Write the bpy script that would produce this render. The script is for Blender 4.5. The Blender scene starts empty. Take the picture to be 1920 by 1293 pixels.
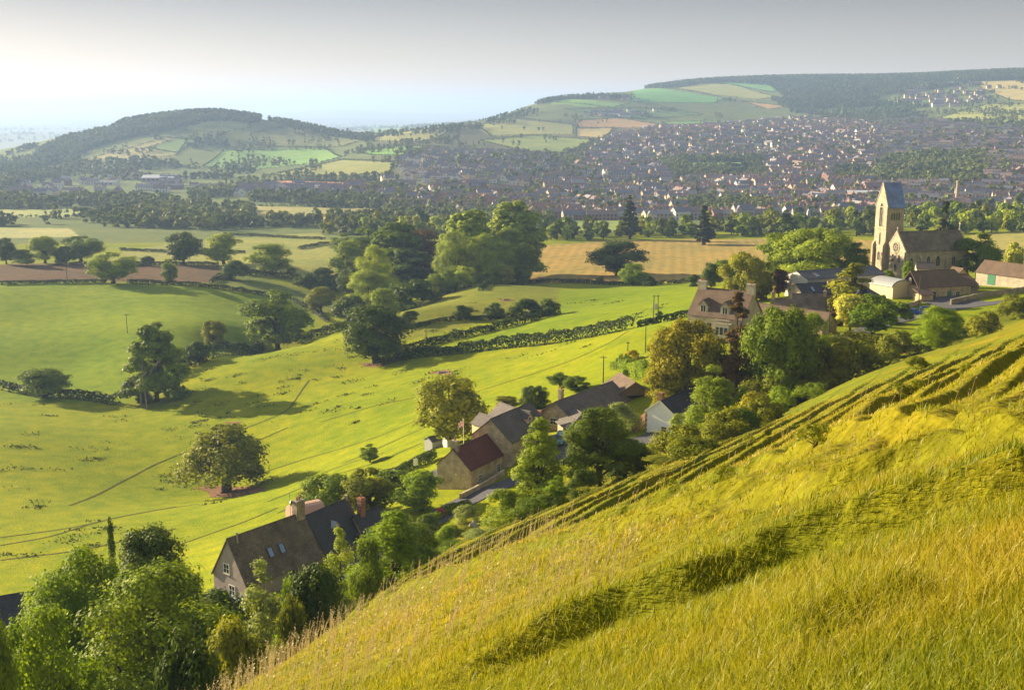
import bpy, bmesh, math, random
import numpy as np
from mathutils import Vector, Matrix
R = math.radians
SC = bpy.context.scene
COL = SC.collection

# ------------------------------------------------------------------ camera, sky, sun, exposure
F, CX, CY, PITCH = 2156.0, 960.0, 646.5, R(11.7)      # focal length in photo pixels, centre, downward pitch
cd = bpy.data.cameras.new('camera')
cd.sensor_width = 36.0; cd.lens = 36.0 * F / 1920.0
cd.clip_start = 0.1; cd.clip_end = 90000.0
cam = bpy.data.objects.new('camera', cd); COL.objects.link(cam)
cam.rotation_euler = (R(90) - PITCH, 0, 0)
SC.camera = cam

SUN_BEAR, SUN_EL = R(-57), R(16)                       # bearing clockwise from straight ahead
SUN_VEC = Vector((math.sin(SUN_BEAR) * math.cos(SUN_EL), math.cos(SUN_BEAR) * math.cos(SUN_EL), math.sin(SUN_EL)))
world = bpy.data.worlds.new('World'); SC.world = world; world.use_nodes = True
nt = world.node_tree; nt.nodes.clear()
sky = nt.nodes.new('ShaderNodeTexSky'); sky.sky_type = 'NISHITA'; sky.sun_disc = False
sky.sun_elevation = SUN_EL; sky.sun_rotation = SUN_BEAR
sky.altitude = 200; sky.air_density = 1.0; sky.dust_density = 0.9; sky.ozone_density = 1.5
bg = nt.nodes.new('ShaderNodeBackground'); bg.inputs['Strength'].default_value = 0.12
wo = nt.nodes.new('ShaderNodeOutputWorld')
# added sky tint: greys above the horizon, warmed overhead to cut blue shadow fill
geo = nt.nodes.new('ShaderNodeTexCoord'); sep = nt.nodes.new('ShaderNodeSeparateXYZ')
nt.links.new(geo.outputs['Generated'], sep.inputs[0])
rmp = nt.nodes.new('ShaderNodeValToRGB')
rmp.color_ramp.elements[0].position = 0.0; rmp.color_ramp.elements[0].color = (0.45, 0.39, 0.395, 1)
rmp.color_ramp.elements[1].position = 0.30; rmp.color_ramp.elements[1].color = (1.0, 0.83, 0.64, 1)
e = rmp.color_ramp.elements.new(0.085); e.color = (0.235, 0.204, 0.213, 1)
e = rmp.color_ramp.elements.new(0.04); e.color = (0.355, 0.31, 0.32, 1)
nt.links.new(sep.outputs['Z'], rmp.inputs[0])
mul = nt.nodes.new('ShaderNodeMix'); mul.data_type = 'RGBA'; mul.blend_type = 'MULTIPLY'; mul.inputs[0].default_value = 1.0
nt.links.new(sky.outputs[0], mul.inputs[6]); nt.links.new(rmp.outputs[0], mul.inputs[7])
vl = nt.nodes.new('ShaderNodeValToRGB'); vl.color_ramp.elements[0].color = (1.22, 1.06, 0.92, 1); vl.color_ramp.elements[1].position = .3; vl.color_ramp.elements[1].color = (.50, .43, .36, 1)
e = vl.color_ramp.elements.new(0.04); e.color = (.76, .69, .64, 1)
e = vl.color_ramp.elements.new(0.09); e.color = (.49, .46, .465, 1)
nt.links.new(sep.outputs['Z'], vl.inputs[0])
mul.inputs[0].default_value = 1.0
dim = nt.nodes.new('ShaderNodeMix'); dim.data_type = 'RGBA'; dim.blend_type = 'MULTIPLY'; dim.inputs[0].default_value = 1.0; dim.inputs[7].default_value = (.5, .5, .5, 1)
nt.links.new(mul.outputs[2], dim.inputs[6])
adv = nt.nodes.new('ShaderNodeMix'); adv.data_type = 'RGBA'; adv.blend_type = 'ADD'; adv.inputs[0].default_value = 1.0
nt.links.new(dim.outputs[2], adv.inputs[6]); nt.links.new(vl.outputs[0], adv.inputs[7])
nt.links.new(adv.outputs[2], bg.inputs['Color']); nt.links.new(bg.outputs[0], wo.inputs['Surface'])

sd = bpy.data.lights.new('sun', 'SUN'); sd.energy = 5.0; sd.angle = R(0.5); sd.color = (1.0, 0.81, 0.52)
sun = bpy.data.objects.new('sun', sd); COL.objects.link(sun)
sun.rotation_euler = (-SUN_VEC).to_track_quat('-Z', 'Y').to_euler(); sun.location = SUN_VEC * 200

SC.view_settings.view_transform = 'Standard'; SC.view_settings.look = 'None'
SC.view_settings.exposure = 1.75; SC.view_settings.gamma = 1.0
SC.render.engine = 'CYCLES'
SC.cycles.use_denoising = True
SC.cycles.max_bounces = 6; SC.cycles.diffuse_bounces = 2; SC.cycles.glossy_bounces = 2
SC.cycles.transmission_bounces = 3; SC.cycles.transparent_max_bounces = 4; SC.cycles.volume_bounces = 0
SC.cycles.sample_clamp_indirect = 4.0
RNG = np.random.default_rng(7)

# ------------------------------------------------------------------ photo pixel <-> world helpers
cP, sP = math.cos(PITCH), math.sin(PITCH)
def ray(u, v):
    a, b = (u - CX) / F, (v - CY) / F
    return np.array([a, cP - b * sP, -sP - b * cP])     # x right, y ahead, z up
def proj(x, y, z):
    d = y * cP - z * sP
    return CX + F * x / d, CY - F * (y * sP + z * cP) / d
def at_z(u, v, z):
    d = ray(u, v); return d * (z / d[2])
def at_r(u, v, r):
    d = ray(u, v); return d * (r / math.hypot(d[0], d[1]))

# ------------------------------------------------------------------ terrain height
CT = [(-300,60,-50),(0,60,-55),(500,60,-55),(960,60,-58),(1400,60,-50),(1900,60,-44),(2300,60,-40),
 (0,110,-63),(300,110,-63),(500,120,-64),(700,140,-64.5),(960,150,-63),(1200,160,-57.5),(1450,180,-53.5),(1700,220,-52.5),(1950,290,-51.5),(2300,290,-45),
 (430,150,-66.3),(570,165,-66),(-300,150,-75),(0,150,-75),(830,195,-66),(930,195,-64.5),(1060,205,-60),(1250,205,-58.5),(1100,235,-60.5),
 (1350,262,-53.5),(1500,290,-54),(1560,345,-55),(1715,305,-54),(1760,330,-54),(1680,400,-56),(1800,410,-57),(1880,320,-51.7),
 (620,500,-97),(700,520,-96),(800,570,-94),(480,480,-101),(520,485,-98.5),(600,560,-98),(700,640,-97),
 (400,4200,-170),(0,4200,-175),(800,4500,-150),(0,9000,-190),(500,9000,-190),(1000,7000,-60),(1500,7500,40),(1900,7500,60),(-300,9000,-190),
 (500,3450,-75),(600,3400,-95),(700,3300,-90),(800,3450,-92),(880,3650,-75),(950,4100,-40),(200,3550,-95),(300,3500,-60),(400,3450,-50),(1900,600,-75),(1700,600,-80)]
VT = [(0,1100,206),(0,950,274),(200,1000,236),(300,1030,215),(0,800,364),(0,735,428),(430,920,285),(600,900,250),(700,850,262),(700,930,212),(520,1000,195),
 (300,850,325),(500,780,345),(700,760,320),(900,740,290),(1000,700,300),(1100,680,290),(270,760,390),(450,700,400),(560,650,430),(700,680,390),(850,690,345),
 (1000,660,345),(1150,640,300),(1250,600,330),(1200,660,275),(800,640,400),(900,600,430),(1050,600,395),(1150,560,460),(1250,540,480),(1050,545,520),(900,535,525),(780,580,445),(700,610,440),
 (1050,525,615),(1050,455,815),(1300,450,830),(1400,520,590),(1430,455,800),
 (0,650,490),(100,600,530),(0,540,600),(200,540,600),(350,560,560),(420,620,490),(300,650,460),(150,680,460),(450,545,590),(500,580,560),
 (0,500,700),(400,500,690),(550,500,680),(600,470,800),(300,450,930),(500,440,980),(0,430,1080),(300,400,1330),(600,400,1280),(0,370,1700),(350,360,1800),(900,420,1130),(1200,430,950),
 (1500,440,850),(1900,440,800),(1900,400,1200),(1500,400,1300),(1000,400,1330),(800,370,1550),(900,340,1700),(900,295,2050),(700,330,1850),(600,370,1550),
 (1100,350,1750),(1400,350,1750),(1800,350,1650),(1800,300,2100),(1500,320,2050),(1500,260,2700),(1300,250,2800),(1100,300,2250),
 (1100,250,3000),(1100,215,3400),(1250,215,3500),(1400,200,3800),(1400,172,4300),(1600,190,4000),(1850,190,3800),(1850,230,3200),(1700,218,3600),
 (1000,196,3600),(1100,178,4000),(1200,170,4300),(1300,155,4600),(1450,146,4900),(1700,144,5000),(1900,134,5000),(2200,130,5000),
 (800,244,2800),(900,236,3000),(950,222,3200),(800,270,2450),(950,265,2600),
 (0,335,2200),(200,338,2150),(450,330,2100),(0,300,2900),(100,283,2850),(230,243,2950),(320,222,3000),(400,214,3000),(480,224,3000),(600,250,2900),(700,258,2850),(560,300,2450),(300,300,2500),(420,260,2750)]
_p, _z = [], []
for u, r, z in CT:
    th = math.atan2((u - CX) / F, cP); _p.append((th, math.log(r))); _z.append(z)
for u, v, r in VT:
    q = at_r(u, v, r); _p.append((math.atan2(q[0], q[1]), math.log(r))); _z.append(q[2])
TP = np.array(_p); TZ = np.array(_z) / np.exp(TP[:, 1])    # slope to the camera, smooth in (bearing, log range)
def _k(d2): return d2 * np.log(d2 + 1e-12)
n = len(TP)
A = np.zeros((n + 3, n + 3)); d2 = ((TP[:, None] - TP[None]) ** 2).sum(2)
A[:n, :n] = _k(d2) + np.eye(n) * 2e-4; A[:n, n] = 1; A[:n, n + 1:] = TP; A[n, :n] = 1; A[n + 1:, :n] = TP.T
TW = np.linalg.solve(A, np.concatenate([TZ, [0, 0, 0]]))
def tps(th, lr):
    out = np.empty_like(th)
    for i in range(0, len(th), 20000):
        a, b = th[i:i + 20000], lr[i:i + 20000]
        D = (a[:, None] - TP[None, :, 0]) ** 2 + (b[:, None] - TP[None, :, 1]) ** 2
        out[i:i + 20000] = _k(D) @ TW[:n] + TW[n] + TW[n + 1] * a + TW[n + 2] * b
    return out
# smooth value noise on a lattice
_NL = np.random.default_rng(3).random((256, 256))
def vnoise(x, y):
    xi = np.floor(x).astype(int); yi = np.floor(y).astype(int); fx = x - xi; fy = y - yi
    fx = fx * fx * (3 - 2 * fx); fy = fy * fy * (3 - 2 * fy)
    g = lambda a, b: _NL[a % 256, b % 256]
    return (g(xi, yi) * (1 - fx) + g(xi + 1, yi) * fx) * (1 - fy) + (g(xi, yi + 1) * (1 - fx) + g(xi + 1, yi + 1) * fx) * fy - 0.5
def fbm(x, y, o=3):
    s = 0; a = 1.0
    for i in range(o): s = s + a * vnoise(x * 2 ** i + 17 * i, y * 2 ** i + 5 * i); a *= 0.5
    return s
HA, HB, CAMH = 0.40, -0.359, 1.7                        # the hillside in front: a steep plane falling ahead and to the left
# banks worn into the hillside: (photo polyline, depth of the cut, half width in metres)
BANKS = [([(840,1300),(1000,1225),(1150,1165),(1300,1115),(1480,1040),(1700,970),(1930,900),(2150,820)],.34,.5),
 ([(560,1170),(800,1105),(960,1060),(1130,1010),(1300,960),(1500,900)],.34,.45),
 ([(1000,1030),(1200,960),(1400,890),(1600,840),(1930,790)],.36,.55),
 ([(1320,960),(1500,935),(1700,870),(1930,825)],.36,.55),
 ([(1480,1235),(1620,1180),(1720,1150),(1800,1120)],.2,.5),
 ([(1690,850),(1780,790),(1850,730),(1930,660)],.2,1.2),([(1640,800),(1740,735),(1850,680),(1930,640)],.2,1.1),
 ([(1760,800),(1830,740),(1925,700)],.2,1.0),([(1340,790),(1440,720),(1560,690)],.2,1.0),([(1200,920),(1330,830),(1480,740),(1600,700)],.2,1.0),
 ([(1080,990),(1250,890),(1380,800),(1420,760)],.2,.9),([(1000,1010),(1120,950),(1290,860)],.3,.8),([(1130,970),(1260,900),(1420,820),(1500,790)],.2,.8),
 ([(1490,770),(1600,740),(1700,700)],.2,1.0),([(1560,830),(1650,790),(1760,700)],.18,.9),([(1700,690),(1800,665),(1900,640)],.2,1.0)]
def on_plane(u, v):
    d = ray(u, v); t = -CAMH / (d[2] - HA * d[0] - HB * d[1])
    if t < 0 or t > 400: t = 400
    return d[:2] * t
BK = []
for pl, dep, w in BANKS:
    P = np.array([on_plane(*q) for q in pl]); BK.append((P, dep, w))
def bank_disp(x, y):
    out = np.zeros_like(x)
    for P, dep, w in BK:
        lo, hi = P.min(0) - 5 * w - 2, P.max(0) + 5 * w + 2
        m = (x > lo[0]) & (x < hi[0]) & (y > lo[1]) & (y < hi[1])
        if not m.any(): continue
        X, Y = x[m], y[m]; best = np.full(X.shape, 1e9); sg = np.zeros_like(X); tt = np.zeros_like(X)
        for i in range(len(P) - 1):
            a, b = P[i], P[i + 1]; ab = b - a; L = ab @ ab
            t0 = ((X - a[0]) * ab[0] + (Y - a[1]) * ab[1]) / L; t = np.clip(t0, 0, 1)
            dx, dy = X - a[0] - t * ab[0], Y - a[1] - t * ab[1]; dd = np.hypot(dx, dy)
            s = np.where(ab[0] * dy - ab[1] * dx > 0, 1.0, -1.0)
            k = dd < best; best = np.where(k, dd, best); sg = np.where(k, s, sg); tt = np.where(k, (i + t) / (len(P) - 1), tt)
        wob = w * 0.25 * vnoise(X * 0.5 / w + 9, Y * 0.5 / w)
        q = (best * sg + wob) / w                      # + is beyond the cut (away from the camera)
        fade = np.clip(np.minimum(tt, 1 - tt) * 6, 0.0, 1)
        prof = np.where(q < 0, -np.exp(-(q * 0.7) ** 2) * 0.28, -0.28 + 1.2 * np.clip(q, 0, 1))
        prof = np.where(q > 1, 0.92 * np.exp(-((q - 1) * 0.42) ** 2), prof)
        out[m] += dep * prof * fade * (0.95 + 0.45 * vnoise(X * .6 / w, Y * .6 / w))
    return out
def terrace(X, Y):
    """sheep terraces along the hillside: profile, height, metres uphill of the nearest lip"""
    rr = np.hypot(X, Y); c = (HA * X + HB * Y) / 0.537
    Sv = c / (1 + rr / 25) + .24 * fbm(X * .018, Y * .018, 2) + .02 * vnoise(X * .12, Y * .12)
    tq = (np.mod(Sv / .60, 1.0) - .5) * .60 * (1 + rr / 25) ** 2 / .9
    saw = np.where(tq < 0, np.exp(-(tq / 2.4) ** 2), np.exp(-(tq / .6) ** 2) - .35 * np.exp(-((tq - 1.1) / .7) ** 2))
    amp = np.interp(rr, [9, 16, 28, 90, 250], [0, .18, .44, .36, .30]) * np.clip(0.7 + 1.2 * vnoise(X * .035 + 3, Y * .035), 0, 1)
    return saw, amp, tq
def smax(a, b, k):
    h = np.clip(0.5 + 0.5 * (a - b) / k, 0, 1); return b + (a - b) * h + k * h * (1 - h)
def height(x, y, detail=True):
    x = np.atleast_1d(np.asarray(x, float)); y = np.atleast_1d(np.asarray(y, float))
    r = np.hypot(x, y) + 1e-6; th = np.arctan2(x, y)
    P = -CAMH + HA * x + HB * y
    dg = np.degrees(th)
    P = P + r * 0.010 * np.exp(-((dg - 18) / 4.0) ** 2) * np.clip((r - 60) / 100, 0, 1)
    s = np.maximum(0, -(x + 3.5)); P = P - 0.05 * np.minimum(s, 60) ** 2
    s2 = np.maximum(0, x - 6) ; P = P - 0.0006 * np.minimum(s2, 30) ** 2
    if detail:
        near = r < 420
        if near.any():
            X, Y = x[near], y[near]; rr = r[near]
            c = (HA * X + HB * Y) / 0.537              # up-slope coordinate
            saw, amp = terrace(X, Y)[:2]
            dz = saw * amp + 0.35 * fbm(X * .08, Y * .08, 3) * np.clip((rr - 6) / 20, 0, 1) + 0.07 * fbm(X * .9, Y * .9, 2)
            P[near] += dz + bank_disp(X, Y)
    z = P.copy(); far = r > 55
    if far.any():
        xf, yf, rf = x[far], y[far], r[far]
        thc = np.clip(th[far], -0.52, 0.52); lr = np.log(np.minimum(rf, 9000.0))
        T = tps(thc, lr) * np.minimum(rf, 9000.0)
        if detail:
            T = T + 0.35 * fbm(xf * .02, yf * .02, 3) * np.clip((rf - 120) / 100, 0, 1) + 2.0 * fbm(xf * .004, yf * .004, 2) * np.clip((rf - 900) / 900, 0, 1)
        # far plain and the faint ridges on the horizon
        g = np.clip((rf - 9000) / 3000, 0, 1)
        fz = -215 + (40 + 190 * fbm(np.degrees(thc) * .12 + 4, thc * 0 + 2, 3)) * np.exp(-((rf - 27000) / 5000) ** 2) \
             + (10 + 70 * fbm(np.degrees(thc) * .2 + 31, thc * 0 + 7, 3)) * np.exp(-((rf - 17000) / 2500) ** 2)
        T = T * (1 - g) + fz * g
        w = np.clip((rf - 55) / 15, 0, 1)
        z[far] = np.where(rf < 420, P[far] * (1 - w) + smax(P[far], T, 3.0) * w, T)
    return z
def hz(x, y): return float(height(x, y)[0])
_LR = np.exp(np.linspace(math.log(60), math.log(30000), 1400))
_LN = np.exp(np.linspace(math.log(2), math.log(60), 300))
def ground(u, v, rmin=60):
    """first ground point seen through photo pixel (u, v), farther than rmin"""
    d = ray(u, v); h = math.hypot(d[0], d[1]); rs = np.concatenate([_LN, _LR]); rs = rs[rs >= rmin]
    gz = height(d[0] / h * rs, d[1] / h * rs, False); lz = d[2] / h * rs
    i = np.argmax(lz <= gz)
    if lz[i] > gz[i]: i = len(rs) - 1
    if i > 0:
        a, b = lz[i - 1] - gz[i - 1], lz[i] - gz[i]; t = a / (a - b) if a != b else 0; r = rs[i - 1] + t * (rs[i] - rs[i - 1])
    else: r = rs[0]
    x, y = d[0] / h * r, d[1] / h * r
    return np.array([x, y, hz(x, y)])
# ------------------------------------------------------------------ mesh helpers
def tag(o, label=None, cat=None, group=None, kind=None):
    if label: o['label'] = label
    if cat: o['category'] = cat
    if group: o['group'] = group
    if kind: o['kind'] = kind
    return o
def np_mesh(name, V, Q=None, T=None, mats=(), mi=None, smooth=False):
    """mesh from arrays: V (n,3), quads Q (m,4), tris T (k,3)"""
    me = bpy.data.meshes.new(name); V = np.asarray(V, np.float32)
    me.vertices.add(len(V)); me.vertices.foreach_set('co', V.ravel())
    nq = 0 if Q is None else len(Q); ntr = 0 if T is None else len(T)
    idx = np.concatenate([np.asarray(a, np.int32).ravel() for a in (Q, T) if a is not None and len(a)])
    st = np.concatenate([np.arange(nq) * 4, nq * 4 + np.arange(ntr) * 3]).astype(np.int32)
    me.loops.add(len(idx)); me.loops.foreach_set('vertex_index', idx)
    me.polygons.add(nq + ntr); me.polygons.foreach_set('loop_start', st)
    for m in mats: me.materials.append(m)
    if mi is not None: me.polygons.foreach_set('material_index', np.asarray(mi, np.int32))
    if smooth: me.polygons.foreach_set('use_smooth', np.ones(nq + ntr, bool))
    me.update(calc_edges=True); me.validate()
    return me
def link(name, me, parent=None, loc=None, rz=None):
    o = bpy.data.objects.new(name, me); COL.objects.link(o)
    if parent: o.parent = parent
    if loc is not None: o.location = loc
    if rz is not None: o.rotation_euler[2] = rz
    return o
def empty(name, loc, rz=0): return link(name, None, None, loc, rz)
class MB:
    """collects boxes, prisms and tubes into one mesh"""
    def __init__(s): s.v = []; s.f = []; s.m = []
    def add(s, vs, fs, m=0):
        b = len(s.v); s.v += [tuple(map(float, q)) for q in vs]
        for f in fs: s.f.append([b + i for i in f]); s.m.append(m)
    def box(s, x0, x1, y0, y1, z0, z1, m=0):
        s.add([(x0,y0,z0),(x1,y0,z0),(x1,y1,z0),(x0,y1,z0),(x0,y0,z1),(x1,y0,z1),(x1,y1,z1),(x0,y1,z1)],
              [(0,3,2,1),(4,5,6,7),(0,1,5,4),(1,2,6,5),(2,3,7,6),(3,0,4,7)], m)
    def prism(s, poly, axis, a, b, m=0):
        """extrude a 2-D outline along axis ('x','y','z') from a to b"""
        n = len(poly); mk = {'x': lambda p, t: (t, p[0], p[1]), 'y': lambda p, t: (p[0], t, p[1]), 'z': lambda p, t: (p[0], p[1], t)}[axis]
        s.add([mk(p, a) for p in poly] + [mk(p, b) for p in poly],
              [tuple(range(n))[::-1], tuple(range(n, 2 * n))] + [(i, (i + 1) % n, n + (i + 1) % n, n + i) for i in range(n)], m)
    def tube(s, pts, rad, k=6, m=0, caps=True):
        P = [Vector(p) for p in pts]; rad = rad if hasattr(rad, '__len__') else [rad] * len(P); rings = []
        for i, p in enumerate(P):
            d = (P[min(i + 1, len(P) - 1)] - P[max(i - 1, 0)]).normalized()
            a = d.cross(Vector((0.31, 0.95, 0.05)) if abs(d.y) < .9 else Vector((1, 0, 0))).normalized(); b = d.cross(a)
            rings.append([p + (a * math.cos(2 * math.pi * j / k) + b * math.sin(2 * math.pi * j / k)) * rad[i] for j in range(k)])
        fs = []
        for i in range(len(P) - 1):
            for j in range(k): fs.append((i * k + j, i * k + (j + 1) % k, (i + 1) * k + (j + 1) % k, (i + 1) * k + j))
        if caps: fs += [tuple(range(k))[::-1], tuple(range((len(P) - 1) * k, len(P) * k))]
        s.add([q for r_ in rings for q in r_], fs, m)
    def mesh(s, name, mats, smooth=False):
        me = bpy.data.meshes.new(name); me.from_pydata(s.v, [], s.f); 
        for m in (mats if isinstance(mats, (list, tuple)) else [mats]): me.materials.append(m)
        me.polygons.foreach_set('material_index', np.array(s.m, np.int32))
        bm = bmesh.new(); bm.from_mesh(me); bmesh.ops.recalc_face_normals(bm, faces=bm.faces); bm.to_mesh(me); bm.free()
        if smooth: me.polygons.foreach_set('use_smooth', np.ones(len(me.polygons), bool))
        me.update(); return me
    def build(s, name, mats, parent=None, smooth=False): return link(name, s.mesh(name, mats, smooth), parent)

# ------------------------------------------------------------------ materials
def nn(t, kind, **kw):
    q = t.nodes.new(kind)
    for k, v in kw.items():
        if k in q.inputs: q.inputs[k].default_value = v
        else: setattr(q, k, v)
    return q
def new_mat(name):
    m = bpy.data.materials.new(name); m.use_nodes = True; t = m.node_tree; t.nodes.clear()
    out = t.nodes.new('ShaderNodeOutputMaterial'); return m, t, out
def noise(t, scale, detail=3, coord='Object', vec=None):
    if vec is None:
        c = t.nodes.new('ShaderNodeTexCoord'); vec = c.outputs[coord]
    q = nn(t, 'ShaderNodeTexNoise', Scale=scale, Detail=detail); t.links.new(vec, q.inputs['Vector']); return q.outputs['Fac']
def ramp(t, fac, stops):
    q = t.nodes.new('ShaderNodeValToRGB'); el = q.color_ramp.elements
    while len(el) < len(stops): el.new(0.5)
    for e_, (p, c) in zip(el, stops): e_.position = p; e_.color = (c if len(c) == 4 else (*c, 1)) if hasattr(c, '__len__') else (c, c, c, 1)
    t.links.new(fac, q.inputs[0]); return q.outputs[0]
def mixc(t, a, b, fac=1.0, mode='MULTIPLY'):
    q = t.nodes.new('ShaderNodeMix'); q.data_type = 'RGBA'; q.blend_type = mode
    for i, s_ in ((0, fac), (6, a), (7, b)):
        if hasattr(s_, 'is_linked'): t.links.new(s_, q.inputs[i])
        else: q.inputs[i].default_value = s_ if i == 0 else (*s_, 1)
    return q.outputs[2]
def bump(t, h, strength, dist):
    q = nn(t, 'ShaderNodeBump', Strength=strength, Distance=dist); t.links.new(h, q.inputs['Height']); return q.outputs[0]
def princ(t, out, col, rough=0.8, spec=0.3, normal=None, metal=0.0):
    b = t.nodes.new('ShaderNodeBsdfPrincipled'); b.inputs['Roughness'].default_value = rough
    b.inputs['Specular IOR Level'].default_value = spec; b.inputs['Metallic'].default_value = metal
    if hasattr(col, 'is_linked'): t.links.new(col, b.inputs['Base Color'])
    else: b.inputs['Base Color'].default_value = (*col, 1)
    if normal is not None: t.links.new(normal, b.inputs['Normal'])
    t.links.new(b.outputs[0], out.inputs['Surface']); return b
def plain(name, col, rough=0.7, spec=0.3, var=0.25, scale=3.0, bmp=0.0, metal=0.0):
    m, t, out = new_mat(name); f = noise(t, scale, 4)
    c = mixc(t, col, ramp(t, f, [(0.25, 1 - var), (0.75, 1 + var)]))
    princ(t, out, c, rough, spec, bump(t, f, bmp, 0.05) if bmp else None, metal); return m
def masonry(name, cols, bw=0.45, bh=0.16, mortar=(0.36, 0.32, 0.26), dirt=0.35, axis_rot=None):
    """coursed stone or brick: courses from z, stones from the distance along the wall"""
    m, t, out = new_mat(name); tc = t.nodes.new('ShaderNodeTexCoord'); sx = t.nodes.new('ShaderNodeSeparateXYZ')
    t.links.new(tc.outputs['Object'], sx.inputs[0])
    ad = nn(t, 'ShaderNodeMath', operation='ADD'); t.links.new(sx.outputs[0], ad.inputs[0]); t.links.new(sx.outputs[1], ad.inputs[1])
    cb = t.nodes.new('ShaderNodeCombineXYZ'); t.links.new(ad.outputs[0], cb.inputs[0]); t.links.new(sx.outputs[2], cb.inputs[1])
    br = t.nodes.new('ShaderNodeTexBrick'); br.inputs['Scale'].default_value = 1.0
    br.inputs['Brick Width'].default_value = bw; br.inputs['Row Height'].default_value = bh; br.inputs['Mortar Size'].default_value = 0.012
    br.inputs['Color1'].default_value = (*cols[0], 1); br.inputs['Color2'].default_value = (*cols[1], 1); br.inputs['Mortar'].default_value = (*mortar, 1)
    t.links.new(cb.outputs[0], br.inputs['Vector'])
    f = noise(t, 0.7, 5); f2 = noise(t, 5.0, 3)
    c = mixc(t, br.outputs['Color'], ramp(t, f, [(0.3, 1 - dirt), (0.7, 1 + dirt * .6)]))
    c = mixc(t, c, ramp(t, f2, [(0.3, 0.72), (0.7, 1.25)]))
    princ(t, out, c, 0.9, 0.2, bump(t, br.outputs['Fac'], 0.4, -0.02)); return m
def tiles(name, cols, row=0.28, width=0.3, moss=None, dirt=0.3, rough=0.75):
    """roof courses: rows run along the eaves, set by height"""
    m, t, out = new_mat(name); tc = t.nodes.new('ShaderNodeTexCoord'); sx = t.nodes.new('ShaderNodeSeparateXYZ')
    t.links.new(tc.outputs['Object'], sx.inputs[0]); cb = t.nodes.new('ShaderNodeCombineXYZ')
    t.links.new(sx.outputs[0], cb.inputs[0]); t.links.new(sx.outputs[2], cb.inputs[1])
    br = t.nodes.new('ShaderNodeTexBrick'); br.inputs['Scale'].default_value = 1.0
    br.inputs['Brick Width'].default_value = width; br.inputs['Row Height'].default_value = row * .72; br.inputs['Mortar Size'].default_value = 0.02
    br.inputs['Color1'].default_value = (*cols[0], 1); br.inputs['Color2'].default_value = (*cols[1], 1); br.inputs['Mortar'].default_value = (*[k * .35 for k in cols[0]], 1)
    t.links.new(cb.outputs[0], br.inputs['Vector'])
    f = noise(t, 0.5, 5); f2 = noise(t, 4.0, 3)
    c = mixc(t, br.outputs['Color'], ramp(t, f, [(0.3, 1 - dirt), (0.7, 1 + dirt)]))
    c = mixc(t, c, ramp(t, f2, [(0.3, 0.8), (0.7, 1.2)]))
    if moss: c = mixc(t, c, moss, ramp(t, noise(t, 1.3, 6), [(0.52, 0.0), (0.7, 0.7)]), 'MIX')
    princ(t, out, c, rough, 0.3, bump(t, br.outputs['Fac'], 0.6, -0.03)); return m
def leaf_mat(name, cols, trans=0.3, scale=0.35, tint=0.22):
    """foliage: leaf colour wanders through the crown and from tree to tree"""
    m, t, out = new_mat(name); f = noise(t, scale, 4); f2 = noise(t, scale * 7, 2)
    c = ramp(t, f, [(0.32, cols[0]), (0.68, cols[1])]); c = mixc(t, c, ramp(t, f2, [(0.3, 0.7), (0.7, 1.35)]))
    oi = t.nodes.new('ShaderNodeObjectInfo'); c = mixc(t, c, ramp(t, oi.outputs['Random'], [(0, (1 - tint, 1 - tint * .8, 1 - tint)), (0.5, (1, 1, 1)), (1, (1 + tint * 1.2, 1 + tint * .9, 1))]))
    df = t.nodes.new('ShaderNodeBsdfPrincipled'); df.inputs['Roughness'].default_value = 0.55; df.inputs['Specular IOR Level'].default_value = 0.05
    tr = t.nodes.new('ShaderNodeBsdfTranslucent'); mx = t.nodes.new('ShaderNodeMixShader'); mx.inputs[0].default_value = trans
    t.links.new(c, df.inputs['Base Color']); t.links.new(mixc(t, c, (1.25, 1.15, 0.5)), tr.inputs['Color'])
    t.links.new(df.outputs[0], mx.inputs[1]); t.links.new(tr.outputs[0], mx.inputs[2]); t.links.new(mx.outputs[0], out.inputs['Surface']); return m

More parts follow.
